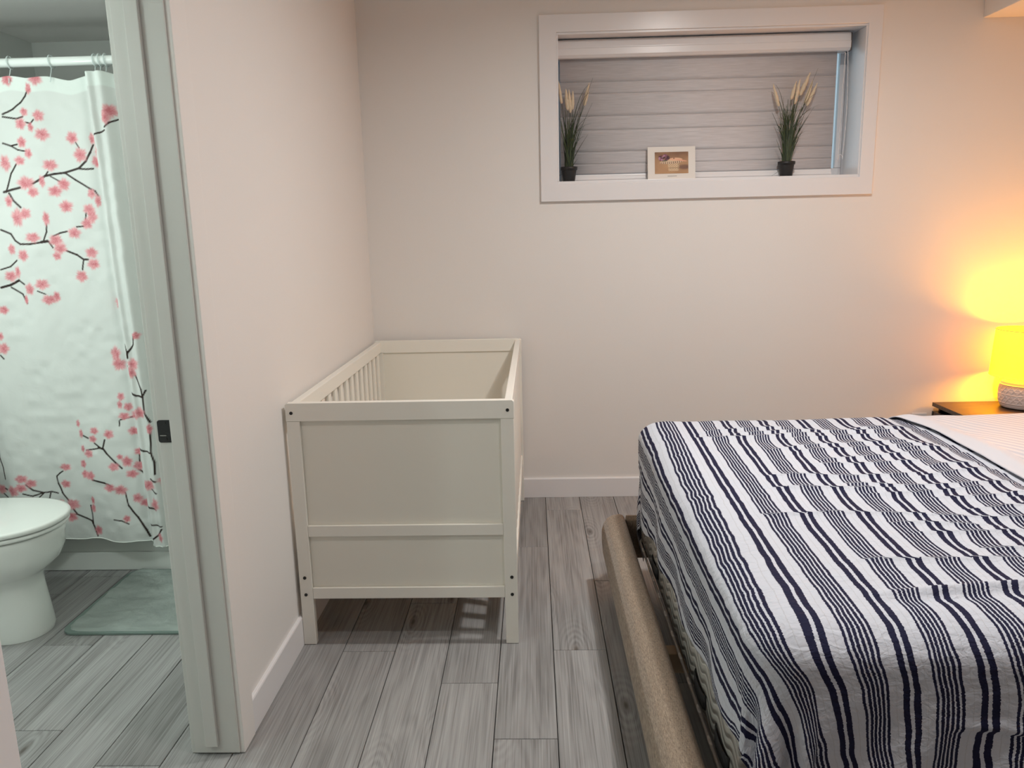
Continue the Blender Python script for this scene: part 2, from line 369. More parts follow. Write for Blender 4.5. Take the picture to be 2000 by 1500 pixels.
def shade_mat():
    m, t, b = nt('lampshade_fabric'); t.nodes.remove(b)
    df = N(t, 'ShaderNodeBsdfDiffuse'); df.inputs[0].default_value = (.85, .80, .66, 1)
    tr = N(t, 'ShaderNodeBsdfTranslucent'); tr.inputs[0].default_value = (.72, .54, .20, 1)
    tc = N(t, 'ShaderNodeTexCoord'); n = N(t, 'ShaderNodeTexNoise'); setin(n, Scale=300.0); t.links.new(tc.outputs['Object'], n.inputs['Vector'])
    bp = N(t, 'ShaderNodeBump'); setin(bp, Strength=.2, Distance=.001); t.links.new(n.outputs[0], bp.inputs['Height']); t.links.new(bp.outputs[0], df.inputs['Normal'])
    mx = N(t, 'ShaderNodeMixShader'); mx.inputs[0].default_value = .80
    t.links.new(df.outputs[0], mx.inputs[1]); t.links.new(tr.outputs[0], mx.inputs[2]); t.links.new(mx.outputs[0], t.nodes['Material Output'].inputs[0]); return m
M_shade = shade_mat()

def wood_top_mat(name, c0, c1, rough=.35):
    m, t, b = nt(name); tc = N(t, 'ShaderNodeTexCoord'); mp = N(t, 'ShaderNodeMapping'); mp.inputs['Scale'].default_value = (5, 70, 70)
    t.links.new(tc.outputs['Object'], mp.inputs[0]); n = N(t, 'ShaderNodeTexNoise'); setin(n, Scale=1.0, Detail=5.0, Distortion=1.2); t.links.new(mp.outputs[0], n.inputs['Vector'])
    cr = N(t, 'ShaderNodeValToRGB'); e = cr.color_ramp.elements; e[0].position = .35; e[0].color = (*c0, 1); e[1].position = .6; e[1].color = (*c1, 1)
    t.links.new(n.outputs[0], cr.inputs[0]); t.links.new(cr.outputs[0], b.inputs['Base Color']); setin(b, Roughness=rough); return m
M_dark = wood_top_mat('black_brown_wood_veneer', (.020, .014, .011), (.060, .038, .026), .4)
M_darks = mat('black_brown_side', (.009, .008, .008), .5, .1, 200, var=.2)

def blind_mat():
    m, t, b = nt('woven_grey_blind_fabric'); tc = N(t, 'ShaderNodeTexCoord'); mp = N(t, 'ShaderNodeMapping'); mp.inputs['Scale'].default_value = (9, 1, 330)
    t.links.new(tc.outputs['Object'], mp.inputs[0]); n = N(t, 'ShaderNodeTexNoise'); setin(n, Scale=1.0, Detail=4.0, Distortion=.4); t.links.new(mp.outputs[0], n.inputs['Vector'])
    cr = N(t, 'ShaderNodeValToRGB'); e = cr.color_ramp.elements; e[0].position = .3; e[0].color = (.53, .51, .52, 1); e[1].position = .7; e[1].color = (.66, .64, .655, 1)
    t.links.new(n.outputs[0], cr.inputs[0]); t.links.new(cr.outputs[0], b.inputs['Base Color']); setin(b, Roughness=.8)
    bp = N(t, 'ShaderNodeBump'); setin(bp, Strength=.3, Distance=.001); t.links.new(n.outputs[0], bp.inputs['Height']); t.links.new(bp.outputs[0], b.inputs['Normal']); return m
M_blind = blind_mat()
def blade_mat():
    m, t, b = nt('dark_green_grass_blade'); oi = N(t, 'ShaderNodeObjectInfo'); cr = N(t, 'ShaderNodeValToRGB'); e = cr.color_ramp.elements
    e[0].color = (.010, .018, .008, 1); e[1].color = (.050, .075, .022, 1); t.links.new(oi.outputs['Random'], cr.inputs[0])
    t.links.new(cr.outputs[0], b.inputs['Base Color']); setin(b, Roughness=.5); return m
M_blade = blade_mat()
M_plume = mat('cream_plume', (.72, .60, .44), .95, 1, 500, var=.12, vscale=60)

# ------------------------------------------------------------------ setting: floor planks
XL, XR, YN, YF = -2.40, 2.62, -1.60, 3.93
WX = -.830                         # bedroom face of the partition wall
WB = -.948                         # bathroom face
fl = struct(box('floor', XL-.15, XR+.15, YN-.15, YF+.15, -.05, -.012, M_gap), 'grey wood-look plank floor')
PL = 1.338; PW = .180
first = {-1: 2.738, 0: 2.203, 1: 1.929, 2: 2.395, 3: 2.918, -2: 2.395, -5: 1.823, -7: 1.976, -6: 2.62, -3: 3.1, -4: 2.75, -8: 2.45, -9: 3.0}
x_base = -.310
cache = {}
def plank_mesh(w_, l_):
    k = (round(w_, 4), round(l_, 4))
    if k not in cache:
        c = .0014; bm = bmesh.new()
        lo = [bm.verts.new((x, y, -.012)) for x, y in ((0, 0), (w_, 0), (w_, l_), (0, l_))]
        mi = [bm.verts.new((x, y, -c)) for x, y in ((0, 0), (w_, 0), (w_, l_), (0, l_))]
        hi = [bm.verts.new((x, y, 0)) for x, y in ((c, c), (w_-c, c), (w_-c, l_-c), (c, l_-c))]
        bm.faces.new(hi)
        for A, B in ((lo, mi), (mi, hi)):
            for i in range(4): bm.faces.new((A[i], A[(i+1) % 4], B[(i+1) % 4], B[i]))
        me = bpy.data.meshes.new('plank'); bm.to_mesh(me); bm.free(); me.materials.append(M_floor); cache[k] = me
    return cache[k]
k0 = int(math.floor((XL-x_base)/PW)); k1 = int(math.ceil((XR-x_base)/PW))
G = .0024
for k in range(k0, k1):
    j = first.get(k, 2.0+((k*0.537) % 1)*PL)
    while j > YN: j -= PL
    xa, xb = max(x_base+k*PW, XL), min(x_base+(k+1)*PW, XR)
    while j < YF:
        ya, yb = max(j, YN), min(j+PL, YF)
        if yb-ya > .02 and xb-xa > .01:
            o = bpy.data.objects.new('plank', plank_mesh(xb-xa-G, yb-ya-G)); COL.objects.link(o)
            o.parent = fl; o.location = (xa+G/2, ya+G/2, 0)
        j += PL

# ------------------------------------------------------------------ walls
T = .12
WZ0, WZ1, WX0, WX1 = 1.618, 2.315, .133, 1.597       # window opening
def wall_back():
    bm = bmesh.new()
    def bx(x0, x1, z0, z1):
        r = bmesh.ops.create_cube(bm, size=1)['verts']
        for v in r: v.co = Vector(((x0+x1)/2+v.co.x*(x1-x0), YF+.13+v.co.y*.26, (z0+z1)/2+v.co.z*(z1-z0)))
    bx(XL-.1, WX0, 0, CEIL); bx(WX1, XR+.1, 0, CEIL); bx(WX0, WX1, 0, WZ0); bx(WX0, WX1, WZ1, CEIL)
    return struct(bm_link('wall_back', bm, M_wall), 'warm white painted back wall with the window niche')
wall_back()
struct(box('wall_right', XR, XR+.1, YN-.1, YF, 0, CEIL, M_wall), 'warm white painted right wall')
struct(box('wall_front', XL-.1, XR+.1, YN-.1, YN, 0, CEIL, M_wall), 'warm white painted wall behind the viewer')
# partition with doorway (bedroom face very slightly out of parallel)
DY0, DY1, DZ = 1.052, 1.872, 2.03
def partition():
    bm = bmesh.new()
    def q(y0, y1, z0, z1, xa, xb):
        vs = [bm.verts.new(c) for c in ((WB, y0, z0), (xa, y0, z0), (xb, y1, z0), (WB, y1, z0), (WB, y0, z1), (xa, y0, z1), (xb, y1, z1), (WB, y1, z1))]
        for f in ((3, 2, 1, 0), (4, 5, 6, 7), (0, 1, 5, 4), (1, 2, 6, 5), (2, 3, 7, 6), (3, 0, 4, 7)): bm.faces.new([vs[i] for i in f])
    q(YN, DY0-.012, 0, CEIL, WX, WX); q(DY1+.012, YF, 0, CEIL, WX, -.822); q(DY0-.012, DY1+.012, DZ+.012, CEIL, WX, WX)
    return struct(bm_link('wall_left', bm, M_wall), 'warm white partition wall between bedroom and bathroom')
partition()
struct(box('ceiling', WX, XR+.1, YN-.1, YF+.1, CEIL, CEIL+.08, M_ceil), 'white bedroom ceiling')
struct(box('ceiling', XL-.1, WB, .3, YF+.1, 2.34, 2.42, M_ceil), 'white bathroom ceiling')
struct(box('wall_bathroom', XL-.1, XL, .3, YF, 0, 2.4, M_wallb), 'pale bathroom side wall')
struct(box('wall_bathroom', XL, WB, .3, .42, 0, 2.4, M_wallb), 'pale bathroom end wall')
struct(box('wall_bathroom', XL, WB, YF-.012, YF-.001, .40, 2.34, M_wallb), 'pale wall above the bathtub')
struct(box('ceiling_soffit', 2.13, XR, YN, YF, 2.325, CEIL, M_wall, bev=.004), 'boxed-out white soffit along the right wall')

# baseboards
def baseboard(name, pts, lab, h=.106, th=.012):
    bm = bmesh.new(); (x0, y0), (x1, y1) = pts; d = Vector((x1-x0, y1-y0, 0)).normalized(); n = Vector((-d.y, d.x, 0))
    prof = [(0, 0.0008), (th, .0008), (th, h-.006), (th-.002, h-.0015), (th-.005, h), (0, h)]
    A = [bm.verts.new(Vector((x0, y0, 0))+n*a+Vector((0, 0, z))) for a, z in prof]; B = [bm.verts.new(Vector((x1, y1, 0))+n*a+Vector((0, 0, z))) for a, z in prof]
    bm.faces.new(A); bm.faces.new(B[::-1])
    for i in range(len(prof)): bm.faces.new((A[i], B[i], B[(i+1) % 6], A[(i+1) % 6]))
    bmesh.ops.recalc_face_normals(bm, faces=bm.faces[:])
    return struct(bm_link(name, bm, M_trim), lab)
baseboard('baseboard_left', [(-.822+.0005, YF-.013), (WX+.0005, 1.957)], 'white baseboard along the left wall')
baseboard('baseboard_back', [(XR, YF-.0005), (-.80, YF-.0005)], 'white baseboard along the back wall')
baseboard('baseboard_right', [(XR-.0005, YN), (XR-.0005, YF-.014)], 'white baseboard along the right wall')

# ------------------------------------------------------------------ door frame (door_1)
dr = sempty('door_1', ((WX+WB)/2, DY1, 0), 'white door frame of the bathroom doorway, door swung out of view')
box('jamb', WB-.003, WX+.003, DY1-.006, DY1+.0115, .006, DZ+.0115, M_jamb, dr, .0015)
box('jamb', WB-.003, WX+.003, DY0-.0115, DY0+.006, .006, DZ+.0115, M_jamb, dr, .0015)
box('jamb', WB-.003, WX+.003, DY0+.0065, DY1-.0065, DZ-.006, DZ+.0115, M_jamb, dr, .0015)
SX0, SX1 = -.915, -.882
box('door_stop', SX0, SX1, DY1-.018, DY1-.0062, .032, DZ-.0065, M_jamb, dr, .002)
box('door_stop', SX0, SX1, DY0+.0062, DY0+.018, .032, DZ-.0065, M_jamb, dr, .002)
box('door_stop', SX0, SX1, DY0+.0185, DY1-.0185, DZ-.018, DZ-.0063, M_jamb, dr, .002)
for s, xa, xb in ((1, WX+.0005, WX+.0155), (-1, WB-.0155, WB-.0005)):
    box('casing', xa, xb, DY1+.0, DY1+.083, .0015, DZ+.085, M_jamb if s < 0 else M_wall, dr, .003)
    box('casing', xa, xb, DY0-.083, DY0-.0, .0015, DZ+.085, M_trim, dr, .003)
    box('casing', xa, xb, DY0+.0005, DY1-.0005, DZ+.002, DZ+.085, M_trim, dr, .003)
def strike():
    pts = []; x0, x1, z0, z1, r = -.9515, -.9145, .893, .951, .006
    for cx, cz, a in ((x1-r, z1-r, 0), (x0+r, z1-r, 90), (x0+r, z0+r, 180), (x1-r, z0+r, 270)):
        for i in range(6): q = math.radians(a+i*18); pts.append((cx+r*math.cos(q), cz+r*math.sin(q)))
    sp = prism('strike_plate', pts, 'y', DY1-.0085, DY1-.0062, M_black, dr); sp['label'] = 'black strike plate'
    box('brand_mark', -.946, -.930, DY1-.0105, DY1-.0084, .9105, .9125, mat('grey_brand_mark', (.35, .34, .33), .4, metal=.8), sp)  # thin grey strip standing in for the small brand text
    for z in (.9025, .9435):
        cyl('screw', (-.932, DY1-.0098, z), (-.932, DY1-.0084, z), .0032, .0034, M_black, sp, 12)
strike()

# ------------------------------------------------------------------ window_1
wn = sempty('window_1', ((WX0+WX1)/2, YF, WZ0), 'wide white-framed basement window niche high in the back wall')
YC = YF-.0005
cs = .083
def casing_ring():
    bm = bmesh.new(); o = org(wn); ox0, ox1, oz0, oz1 = WX0-cs, WX1+.066, WZ0-.084, WZ1+.080; e = .002
    def ring(x0, x1, z0, z1, y): return [bm.verts.new(Vector(c)-o) for c in ((x0, y, z0), (x1, y, z0), (x1, y, z1), (x0, y, z1))]
    L = [ring(ox0, ox1, oz0, oz1, YC), ring(ox0, ox1, oz0, oz1, YC-.016+e), ring(ox0+e, ox1-e, oz0+e, oz1-e, YC-.016), ring(WX0-e, WX1+e, WZ0-e, WZ1+e, YC-.016), ring(WX0, WX1, WZ0, WZ1, YC-.016+e), ring(WX0, WX1, WZ0, WZ1, YC)]
    L.append(L[0])
    for A, B in zip(L, L[1:]):
        for i in range(4): bm.faces.new((A[i], A[(i+1) % 4], B[(i+1) % 4], B[i]))
    bmesh.ops.recalc_face_normals(bm, faces=bm.faces[:]); bm_link('casing', bm, M_trim, wn)
casing_ring()
RD = 4.195
box('reveal_board', WX0+.0003, WX1-.0003, YC-.010, RD, WZ0+.0003, WZ0+.012, M_trim, wn, .001)
box('reveal_board', WX0+.0003, WX1-.0003, YC-.010, RD, WZ1-.010, WZ1-.0003, M_trim, wn, .001)
box('reveal_board', WX0+.0003, WX0+.008, YC-.010, RD, WZ0+.0125, WZ1-.0105, M_trim, wn, .001)
box('reveal_board', WX1-.008, WX1-.0003, YC-.010, RD, WZ0+.0125, WZ1-.0105, M_trim, wn, .001)
# vinyl sash frame behind the blind
fa, fb, fz0, fz1 = WX0+.010, WX1-.010, WZ0+.013, WZ1-.012
for nm, c in (('sash_rail', (fa, fb, fz0, fz0+.045)), ('sash_rail', (fa, fb, fz1-.045, fz1)), ('sash_stile', (fa, fa+.045, fz0+.046, fz1-.046)),
              ('sash_stile', (fb-.030, fb, fz0+.046, fz1-.046)), ('sash_stile', ((fa+fb)/2-.02, (fa+fb)/2+.02, fz0+.046, fz1-.046))):
    box(nm, c[0], c[1], 4.135, 4.185, c[2], c[3], M_trim, wn, .003)
box('pane', fa+.046, (fa+fb)/2-.021, 4.158, 4.162, fz0+.046, fz1-.046, M_glass, wn)
box('pane', (fa+fb)/2+.021, fb-.031, 4.158, 4.162, fz0+.046, fz1-.046, M_glass, wn)

# ------------------------------------------------------------------ bed frame, mattress
def bed():
    t = thing('bed_frame', 'low platform bed frame upholstered in brown linen, its foot rail facing the crib', 'bed', (1.35, 2.06, 0))
    # foot rail, padded: profile in x-z, extruded along y with rounded ends
    prof = [(.270, .118), (.262, .135), (.256, .190), (.256, .235), (.262, .262), (.276, .284), (.296, .296), (.320, .300), (.336, .298), (.345, .288), (.348, .260), (.348, .118)]
    r = prism('foot_rail', prof, 'y', 1.262, 2.878, M_linen, t, bev=.006, seg=3, smooth=True)
    sprof = lambda y0, y1: [(y0, .13), (y1, .13), (y1, .288), (y1-.012, .300), (y0+.012, .300), (y0, .288)]
    prism('side_rail', sprof(2.8415, 2.878), 'x', .3485, 2.46, M_linen, t, bev=.004, seg=2)
    prism('side_rail', sprof(1.262, 1.2985), 'x', .3485, 2.46, M_linen, t, bev=.004, seg=2)
    for x in (.315, 2.35):
        for y in (1.36, 2.735):
            cyl('leg', (x, y, .001), (x, y, .1175 if x < 1 else .1295), .020, .028, M_black, t, 16)
    box('center_support', .3485, 2.46, 2.04, 2.09, .13, .1915, M_slat, t, .003)
    cyl('leg', (1.35, 2.065, .001), (1.35, 2.065, .129), .02, .024, M_black, t, 16)
    for i in range(11):
        x = .47+i*.185
        box('slat', x, x+.09, 1.299, 2.841, .192, .210, M_slat, t, .003)
bed()
def rounded_slab(name, x0, x1, y0, y1, z0, z1, r, rz, m, parent=None):
    bm = bmesh.new(); bmesh.ops.create_cube(bm, size=1); o = org(parent)
    for v in bm.verts: v.co = Vector(((x0+x1)/2+v.co.x*(x1-x0), (y0+y1)/2+v.co.y*(y1-y0), (z0+z1)/2+v.co.z*(z1-z0)))-o
    bmesh.ops.bevel(bm, geom=[e for e in bm.edges if abs(e.verts[0].co.z-e.verts[1].co.z) > .01], offset=r, segments=6, affect='EDGES')
    bmesh.ops.bevel(bm, geom=[e for e in bm.edges if abs(e.verts[0].co.z-e.verts[1].co.z) < .001 and len(e.link_faces) == 2 and abs(e.link_faces[0].normal.z-e.link_faces[1].normal.z) > .5], offset=rz, segments=4, affect='EDGES')
    return bm_link(name, bm, m, parent, True)
mt = thing('mattress', 'thick off-white mattress with wavy quilted side under the striped coverlet', 'mattress', (1.4, 2.06, .211))
rounded_slab('mattress_core', .396, 2.40, 1.306, 2.834, .212, .668, .07, .03, M_quilt, mt)
for z in (.224, .590):
    x0, x1, y0, y1, r = .394, 2.402, 1.304, 2.836, .07; pts = []
    for cx, cy, a in ((x1-r, y1-r, 0), (x0+r, y1-r, 90), (x0+r, y0+r, 180), (x1-r, y0+r, 270)):
        for i in range(7): q = math.radians(a+i*15); pts.append((cx+r*math.cos(q)-1.4, cy+r*math.sin(q)-2.06, z-.211))
    tube('piping', pts, .0045, M_quilt, mt, 8, True)
M_patch = mat('patch_black', (.012, .012, .013), .8, .3, 400, var=.2)
P_X = .3955
for y in (1.50, 1.72, 2.42):  # flat black patches along the mattress side
    n = 12; P = np.zeros((n, 2, 3))
    for i in range(n):
        a = i/(n-1); P[i, :, 0] = P_X-.006*math.sin(math.pi*a)**.3; P[i, :, 1] = y+(.12*(a-.5)); P[i, 0, 2] = .268-.004*math.sin(math.pi*a); P[i, 1, 2] = .306-.004*math.sin(math.pi*a)
    h = grid_mesh('side_patch', P, M_patch, mt); sd = h.modifiers.new('solid', 'SOLIDIFY'); sd.thickness = .002
    h['label'] = 'flat black patch low on the mattress side'

# ------------------------------------------------------------------ bedding
def cloth(name, label, cat, x_in, y_in, yf_in, TOP, R, RZ, s_hem, s_max, t_hem, t_far, ns, ntt, m, extra=None, right=None):
    """cloth laid over a slab: grid coordinates (s across, t along); overhang wraps round the rounded edge and hangs"""
    a = np.linspace(0, 1, ns)[:, None]; tt = np.linspace(0, 1, ntt)[None, :]
    Tt = t_hem + (t_far-t_hem)*tt + 0*a
    sm = s_hem(Tt) if callable(s_hem) else s_hem + 0*Tt
    Ss = sm + (s_max-sm)*a
    qx = np.maximum(x_in-Ss, 0); qn = np.maximum(y_in-Tt, 0); qf = np.maximum(Tt-yf_in, 0); qy = qn-qf
    D = np.hypot(qx, qy); dx = np.where(D > 0, qx/np.maximum(D, 1e-9), 0); dy = np.where(D > 0, qy/np.maximum(D, 1e-9), 0)
    La = (R+RZ)/2*math.pi/2; ph = np.clip(D/La, 0, 1)*math.pi/2
    h = R*np.sin(ph); drop = RZ*(1-np.cos(ph)) + np.maximum(D-La, 0)
    X = np.where(qx > 0, x_in, Ss) - dx*h; Yy = np.where(Tt < y_in, y_in, np.where(Tt > yf_in, yf_in, Tt)) - dy*h; Z = TOP-drop
    P = np.stack([X, Yy, Z], -1); U = Ss.copy()
    nrm = np.stack([-dx*np.sin(ph), -dy*np.sin(ph), np.cos(ph)], -1)
    if extra is not None: P, U = extra(P, U, Ss, Tt, D, dx, dy, nrm, drop)
    if right is not None: P = right(P, Ss, Tt)
    o = grid_mesh(name, P, m)
    for nm, arr in (('u', U), ('t', Tt), ('w', np.where(Ss < 1.335+.075, .0, Ss*.87+Tt*.5))):
        at = o.data.attributes.new(nm, 'FLOAT', 'POINT'); at.data.foreach_set('value', arr.ravel().astype(np.float32))
    tag(o, label, cat); return o

hy = np.array([1.0, 1.26, 1.35, 1.53, 1.91, 2.16, 2.48, 2.70, 2.84, 3.3]); hz = np.array([.43, .42, .41, .405, .362, .368, .368, .31, .285, .27])
XI, YI, YFI, TOPZ, RR, RRZ = .388+.105, 1.245+.10, 2.868-.105, .690, .105, .062
def hem(T):
    La = (RR+RRZ)/2*math.pi/2; d = TOPZ-np.interp(T, hy, hz)+.012*np.sin(T*23)*.4
    return XI - (d-RRZ+La)
def cover_fx(P, U, Ss, Tt, D, dx, dy, nrm, drop):
    # lay of the cloth: stripes run slightly askew and wander
    U = U - .052*(Tt-1.42)/1.45*np.clip(1.2-(Ss-.5)*.35, .5, 1.2)
    top = 1-sstep(.02, .12, drop)
    n1 = value_noise(Ss*3.1+3, Tt*2.3, 1); n2 = value_noise(Ss*9, Tt*8, 2); n3 = value_noise(Ss*30, Tt*45, 3)
    U = U + .0065*n1 + .0032*n2*(.6+sstep(.6, 1.0, Ss)) + .0012*n3
    amp = .004 + .007*sstep(.55, 1.0, Ss)
    H = amp*n1*.9 + .0022*n2*top + .0006*n3
    # tucks: soft diagonal steps where the cloth is ruffled
    q = np.random.RandomState(17); tucks = []
    for i in range(24):
        c = q.uniform(.62, 1.45); wd = q.uniform(.12, .30); ty = 1.55+1.15*(i+.5*q.rand())/24
        tucks.append((ty, q.uniform(-.10, .10), c-wd, c+wd, q.uniform(.007, .019), q.uniform(.05, .13)))
    tucks += [(2.60, -.02, .66, 1.30, .015, .10), (2.02, .03, .60, 1.0, .016, .11), (1.80, -.04, .95, 1.5, .016, .10)]
    U = U + .0016*value_noise(Ss*34, Tt*30, 12) + .0022*value_noise(Ss*13, Tt*17, 13)*sstep(.5, .9, Ss)
    for (ty, sl, s0, s1, A, ln) in tucks:
        yc = ty + sl*(Ss-1) + .018*np.sin(Ss*9+ty*7); e = (Tt-yc); wgt = sstep(s0, s0+.10, Ss)*(1-sstep(s1-.12, s1, Ss))*top
        U = U + A*wgt*np.where(e > 0, np.exp(-e/ln), 0) - .3*A*wgt*np.exp(-(e/.05)**2)
        H = H + .0085*wgt*np.where(e > 0, np.exp(-e/.045), np.exp(e/.010))
    # crest fold at the near edge
    e = Tt-(1.425+.02*(Ss-.8)-.012*np.sin(Ss*11)); wg = sstep(.60, .78, Ss)*top
    H = H + .012*wg*np.exp(-(e/.014)**2) - .004*wg*np.exp(-((e+.03)/.02)**2); U = U + .010*wg*sstep(.03, -.03, e)
    # hanging side: gentle vertical folds, more near the corner
    side = sstep(.10, .28, drop)
    near = (dy > .3); nd = sstep(.0, .10, drop)*np.where(dx > 0, dy, 1)*(dy > 0)
    U = U - nd*drop*(.10+.24*np.exp(-((Ss-.50)/.13)**2))
    H = H = H + side*np.where(near, .010*np.sin(Ss*31+2*np.sin(Tt*9))+.006*n2, .007*np.sin(Tt*17+1.3)+.003*n2)
    U = U + side*np.where(near, .006*value_noise(Ss*6, Tt*14, 5)+.003*value_noise(Ss*20, Tt*40, 6), .010*value_noise(Ss*8+9, Tt*9, 7)+.004*value_noise(Ss*26, Tt*26, 8))
    corner = np.clip(np.minimum(dx, dy)*1.6, 0, 1)*side
    H = H + corner*(.026*np.sin(np.arctan2(dy, dx)*9+.5)+.012)
    # seam step on the near drape
    sm = sstep(.0, .006, drop-.182-.008*np.sin(Ss*7))*near*sstep(.70, .74, Ss); U = U + sm*.0085*np.sin(Ss*9)
    H = H + .006*near*sstep(.70, .8, Ss)*np.exp(-((drop-.178-.008*np.sin(Ss*7))/.012)**2)
    cov_ = sstep(1.26, 1.33, Ss); H = H*(1-.85*cov_) - .007*cov_
    H = H + .004
    P = P + nrm*H[..., None]
    return P, U
cov = cloth('coverlet', 'white coverlet with navy blue stripes, rumpled, spread over the foot half of the bed', 'bedspread',
      XI, YI, YFI, TOPZ, RR, RRZ, hem, 1.62, YI-.56, YFI+.42, 400, 620, M_stripe, cover_fx)
sd = cov.modifiers.new('thick', 'SOLIDIFY'); sd.thickness = .002; sd.offset = -1

def sheet_fx(P, U, Ss, Tt, D, dx, dy, nrm, drop):
    edge = 1.335 + .03*np.sin((Tt-2.0)*2.2) - .05*sstep(2.55, 2.9, Tt) + .05*sstep(2.0, 1.2, Tt)
    sh = edge-1.335; k = 1-np.clip((Ss-1.335)/.8, 0, 1); P[..., 0] += sh*k
    rim = sstep(0, .05, Ss-1.335)
    n1 = value_noise(Ss*4, Tt*3, 21); n2 = value_noise(Ss*2.2+5, Tt*7, 22); n3 = value_noise(Ss*14, Tt*14, 23)
    H = .006*rim + .009*rim*n1*.6 + .005*n2*rim + .0015*n3 + .008*sstep(1.5, 2.0, Ss) + .006*np.exp(-((Ss-1.375)/.03)**2)
    return P + nrm*(H+.006)[..., None], U
sh = cloth('top_sheet', 'plain white satin-striped sheet turned back over the head end of the bed', 'sheet',
      .40, YI, YFI-.005, TOPZ+.004, RR, RRZ, 1.335, 2.40, YI-.35, YFI+.40, 170, 300, M_sheet, sheet_fx)
sd = sh.modifiers.new('thick', 'SOLIDIFY'); sd.thickness = .003; sd.offset = -1

# ------------------------------------------------------------------ crib
def crib():
    FX0, FX1, FY, BY, H = -.815, -.068, 2.440, 3.895, .862
    t = thing('crib', 'empty cream-white wooden crib with slatted long sides in the back left corner', 'crib', (FX0, FY, 0))
    def legs(y0, y1):
        for x0, x1 in ((FX0, FX0+.043), (FX1-.043, FX1)): box('leg', x0, x1, y0, y1, .0015, H-.0615, M_crib, t, .002)
    LW = .024
    for (ya, yb, out) in ((FY, FY+LW, -1), (BY-LW, BY, 1)):
        legs(ya, yb)
        prism('top_rail', [(FX0-.001, H-.061), (FX1+.001, H-.061), (FX1+.001, H-.006), (FX1-.005, H), (FX0+.005, H), (FX0-.001, H-.006)], 'y', ya-.001, yb+.001, M_crib, t, .0015)
        pa = (FY+.013) if out < 0 else (BY-.018)
        ep = box('end_panel', FX0+.0435, FX1-.0435, pa, pa+.005, .178, H-.062, M_cribp, t)
        for z0, z1 in ((.398, .437), (.172, .212)):
            y_ = (FY+.001, FY+.0125) if out < 0 else (BY-.0125, BY-.001)
            box('cross_rail', FX0+.0435, FX1-.0435, y_[0], y_[1], z0, z1, M_crib, t, .0018)
        for x, z in ((-.797, .829), (-.088, .829), (-.7955, .250), (-.7955, .188), (-.0865, .247), (-.0865, .184)):
            if out < 0: cyl('bolt_cap', (x, ya-.0022, z), (x, ya+.0005, z), .0055, .0058, M_bolt, t, 14)
    y0, y1 = FY+LW+.001, BY-LW-.001
    for xa, xb in ((FX0+.008, FX0+.034), (FX1-.030, FX1-.004)):
        box('side_rail', xa, xb, y0, y1, H-.058, H-.004, M_crib, t, .003)
        box('side_rail', xa, xb, y0, y1, .190, .250, M_crib, t, .003)
        xc = (xa+xb)/2; n = 15; p = (y1-y0)/n
        for i in range(n):
            yc = y0+p*(i+.5); sw = .0185
            box('slat', xc-.0065, xc+.0065, yc-sw, yc+sw, .2505, H-.0585, M_crib, t, .004)
    mb = box('mattress_base', FX0+.045, FX1-.040, y0+.01, y1-.01, .405, .415, M_cribp, t)
    t.rotation_euler = (0, 0, -.004)
    return t
crib()

# ------------------------------------------------------------------ nightstand and lamp
def nightstand():
    X0, X1, Y0, Y1, H = 2.035, 2.535, 3.550, 3.905, .490
    t = thing('nightstand', 'black-brown two-drawer nightstand against the back wall behind the bed', 'nightstand', ((X0+X1)/2, (Y0+Y1)/2, 0))
    box('top_panel', X0, X1, Y0, Y1, H-.020, H, M_dark, t, .001)
    side = [(X0+.001, .001), (X1, .001), (X1, H-.0205), (X0+.034, H-.0205), (X0+.034, H-.046), (X0+.001, H-.046)]
    for y in (Y0+.001, Y1-.017): prism('side_panel', side, 'y', y, y+.016, M_darks, t)
    box('back_panel', X1-.012, X1-.002, Y0+.0175, Y1-.0175, .03, H-.021, M_darks, t)
    for z0, z1 in ((.040, .235), (.242, H-.046)):
        d = box('drawer', X0+.002, X0+.020, Y0+.0185, Y1-.0185, z0, z1, M_dark, t, .001)
        box('drawer_box', X0+.0205, X1-.05, Y0+.03, Y1-.03, z0+.02, z1-.03, M_darks, d)
    box('plinth', X0+.02, X0+.034, Y0+.018, Y1-.018, .001, .038, M_darks, t)
nightstand()

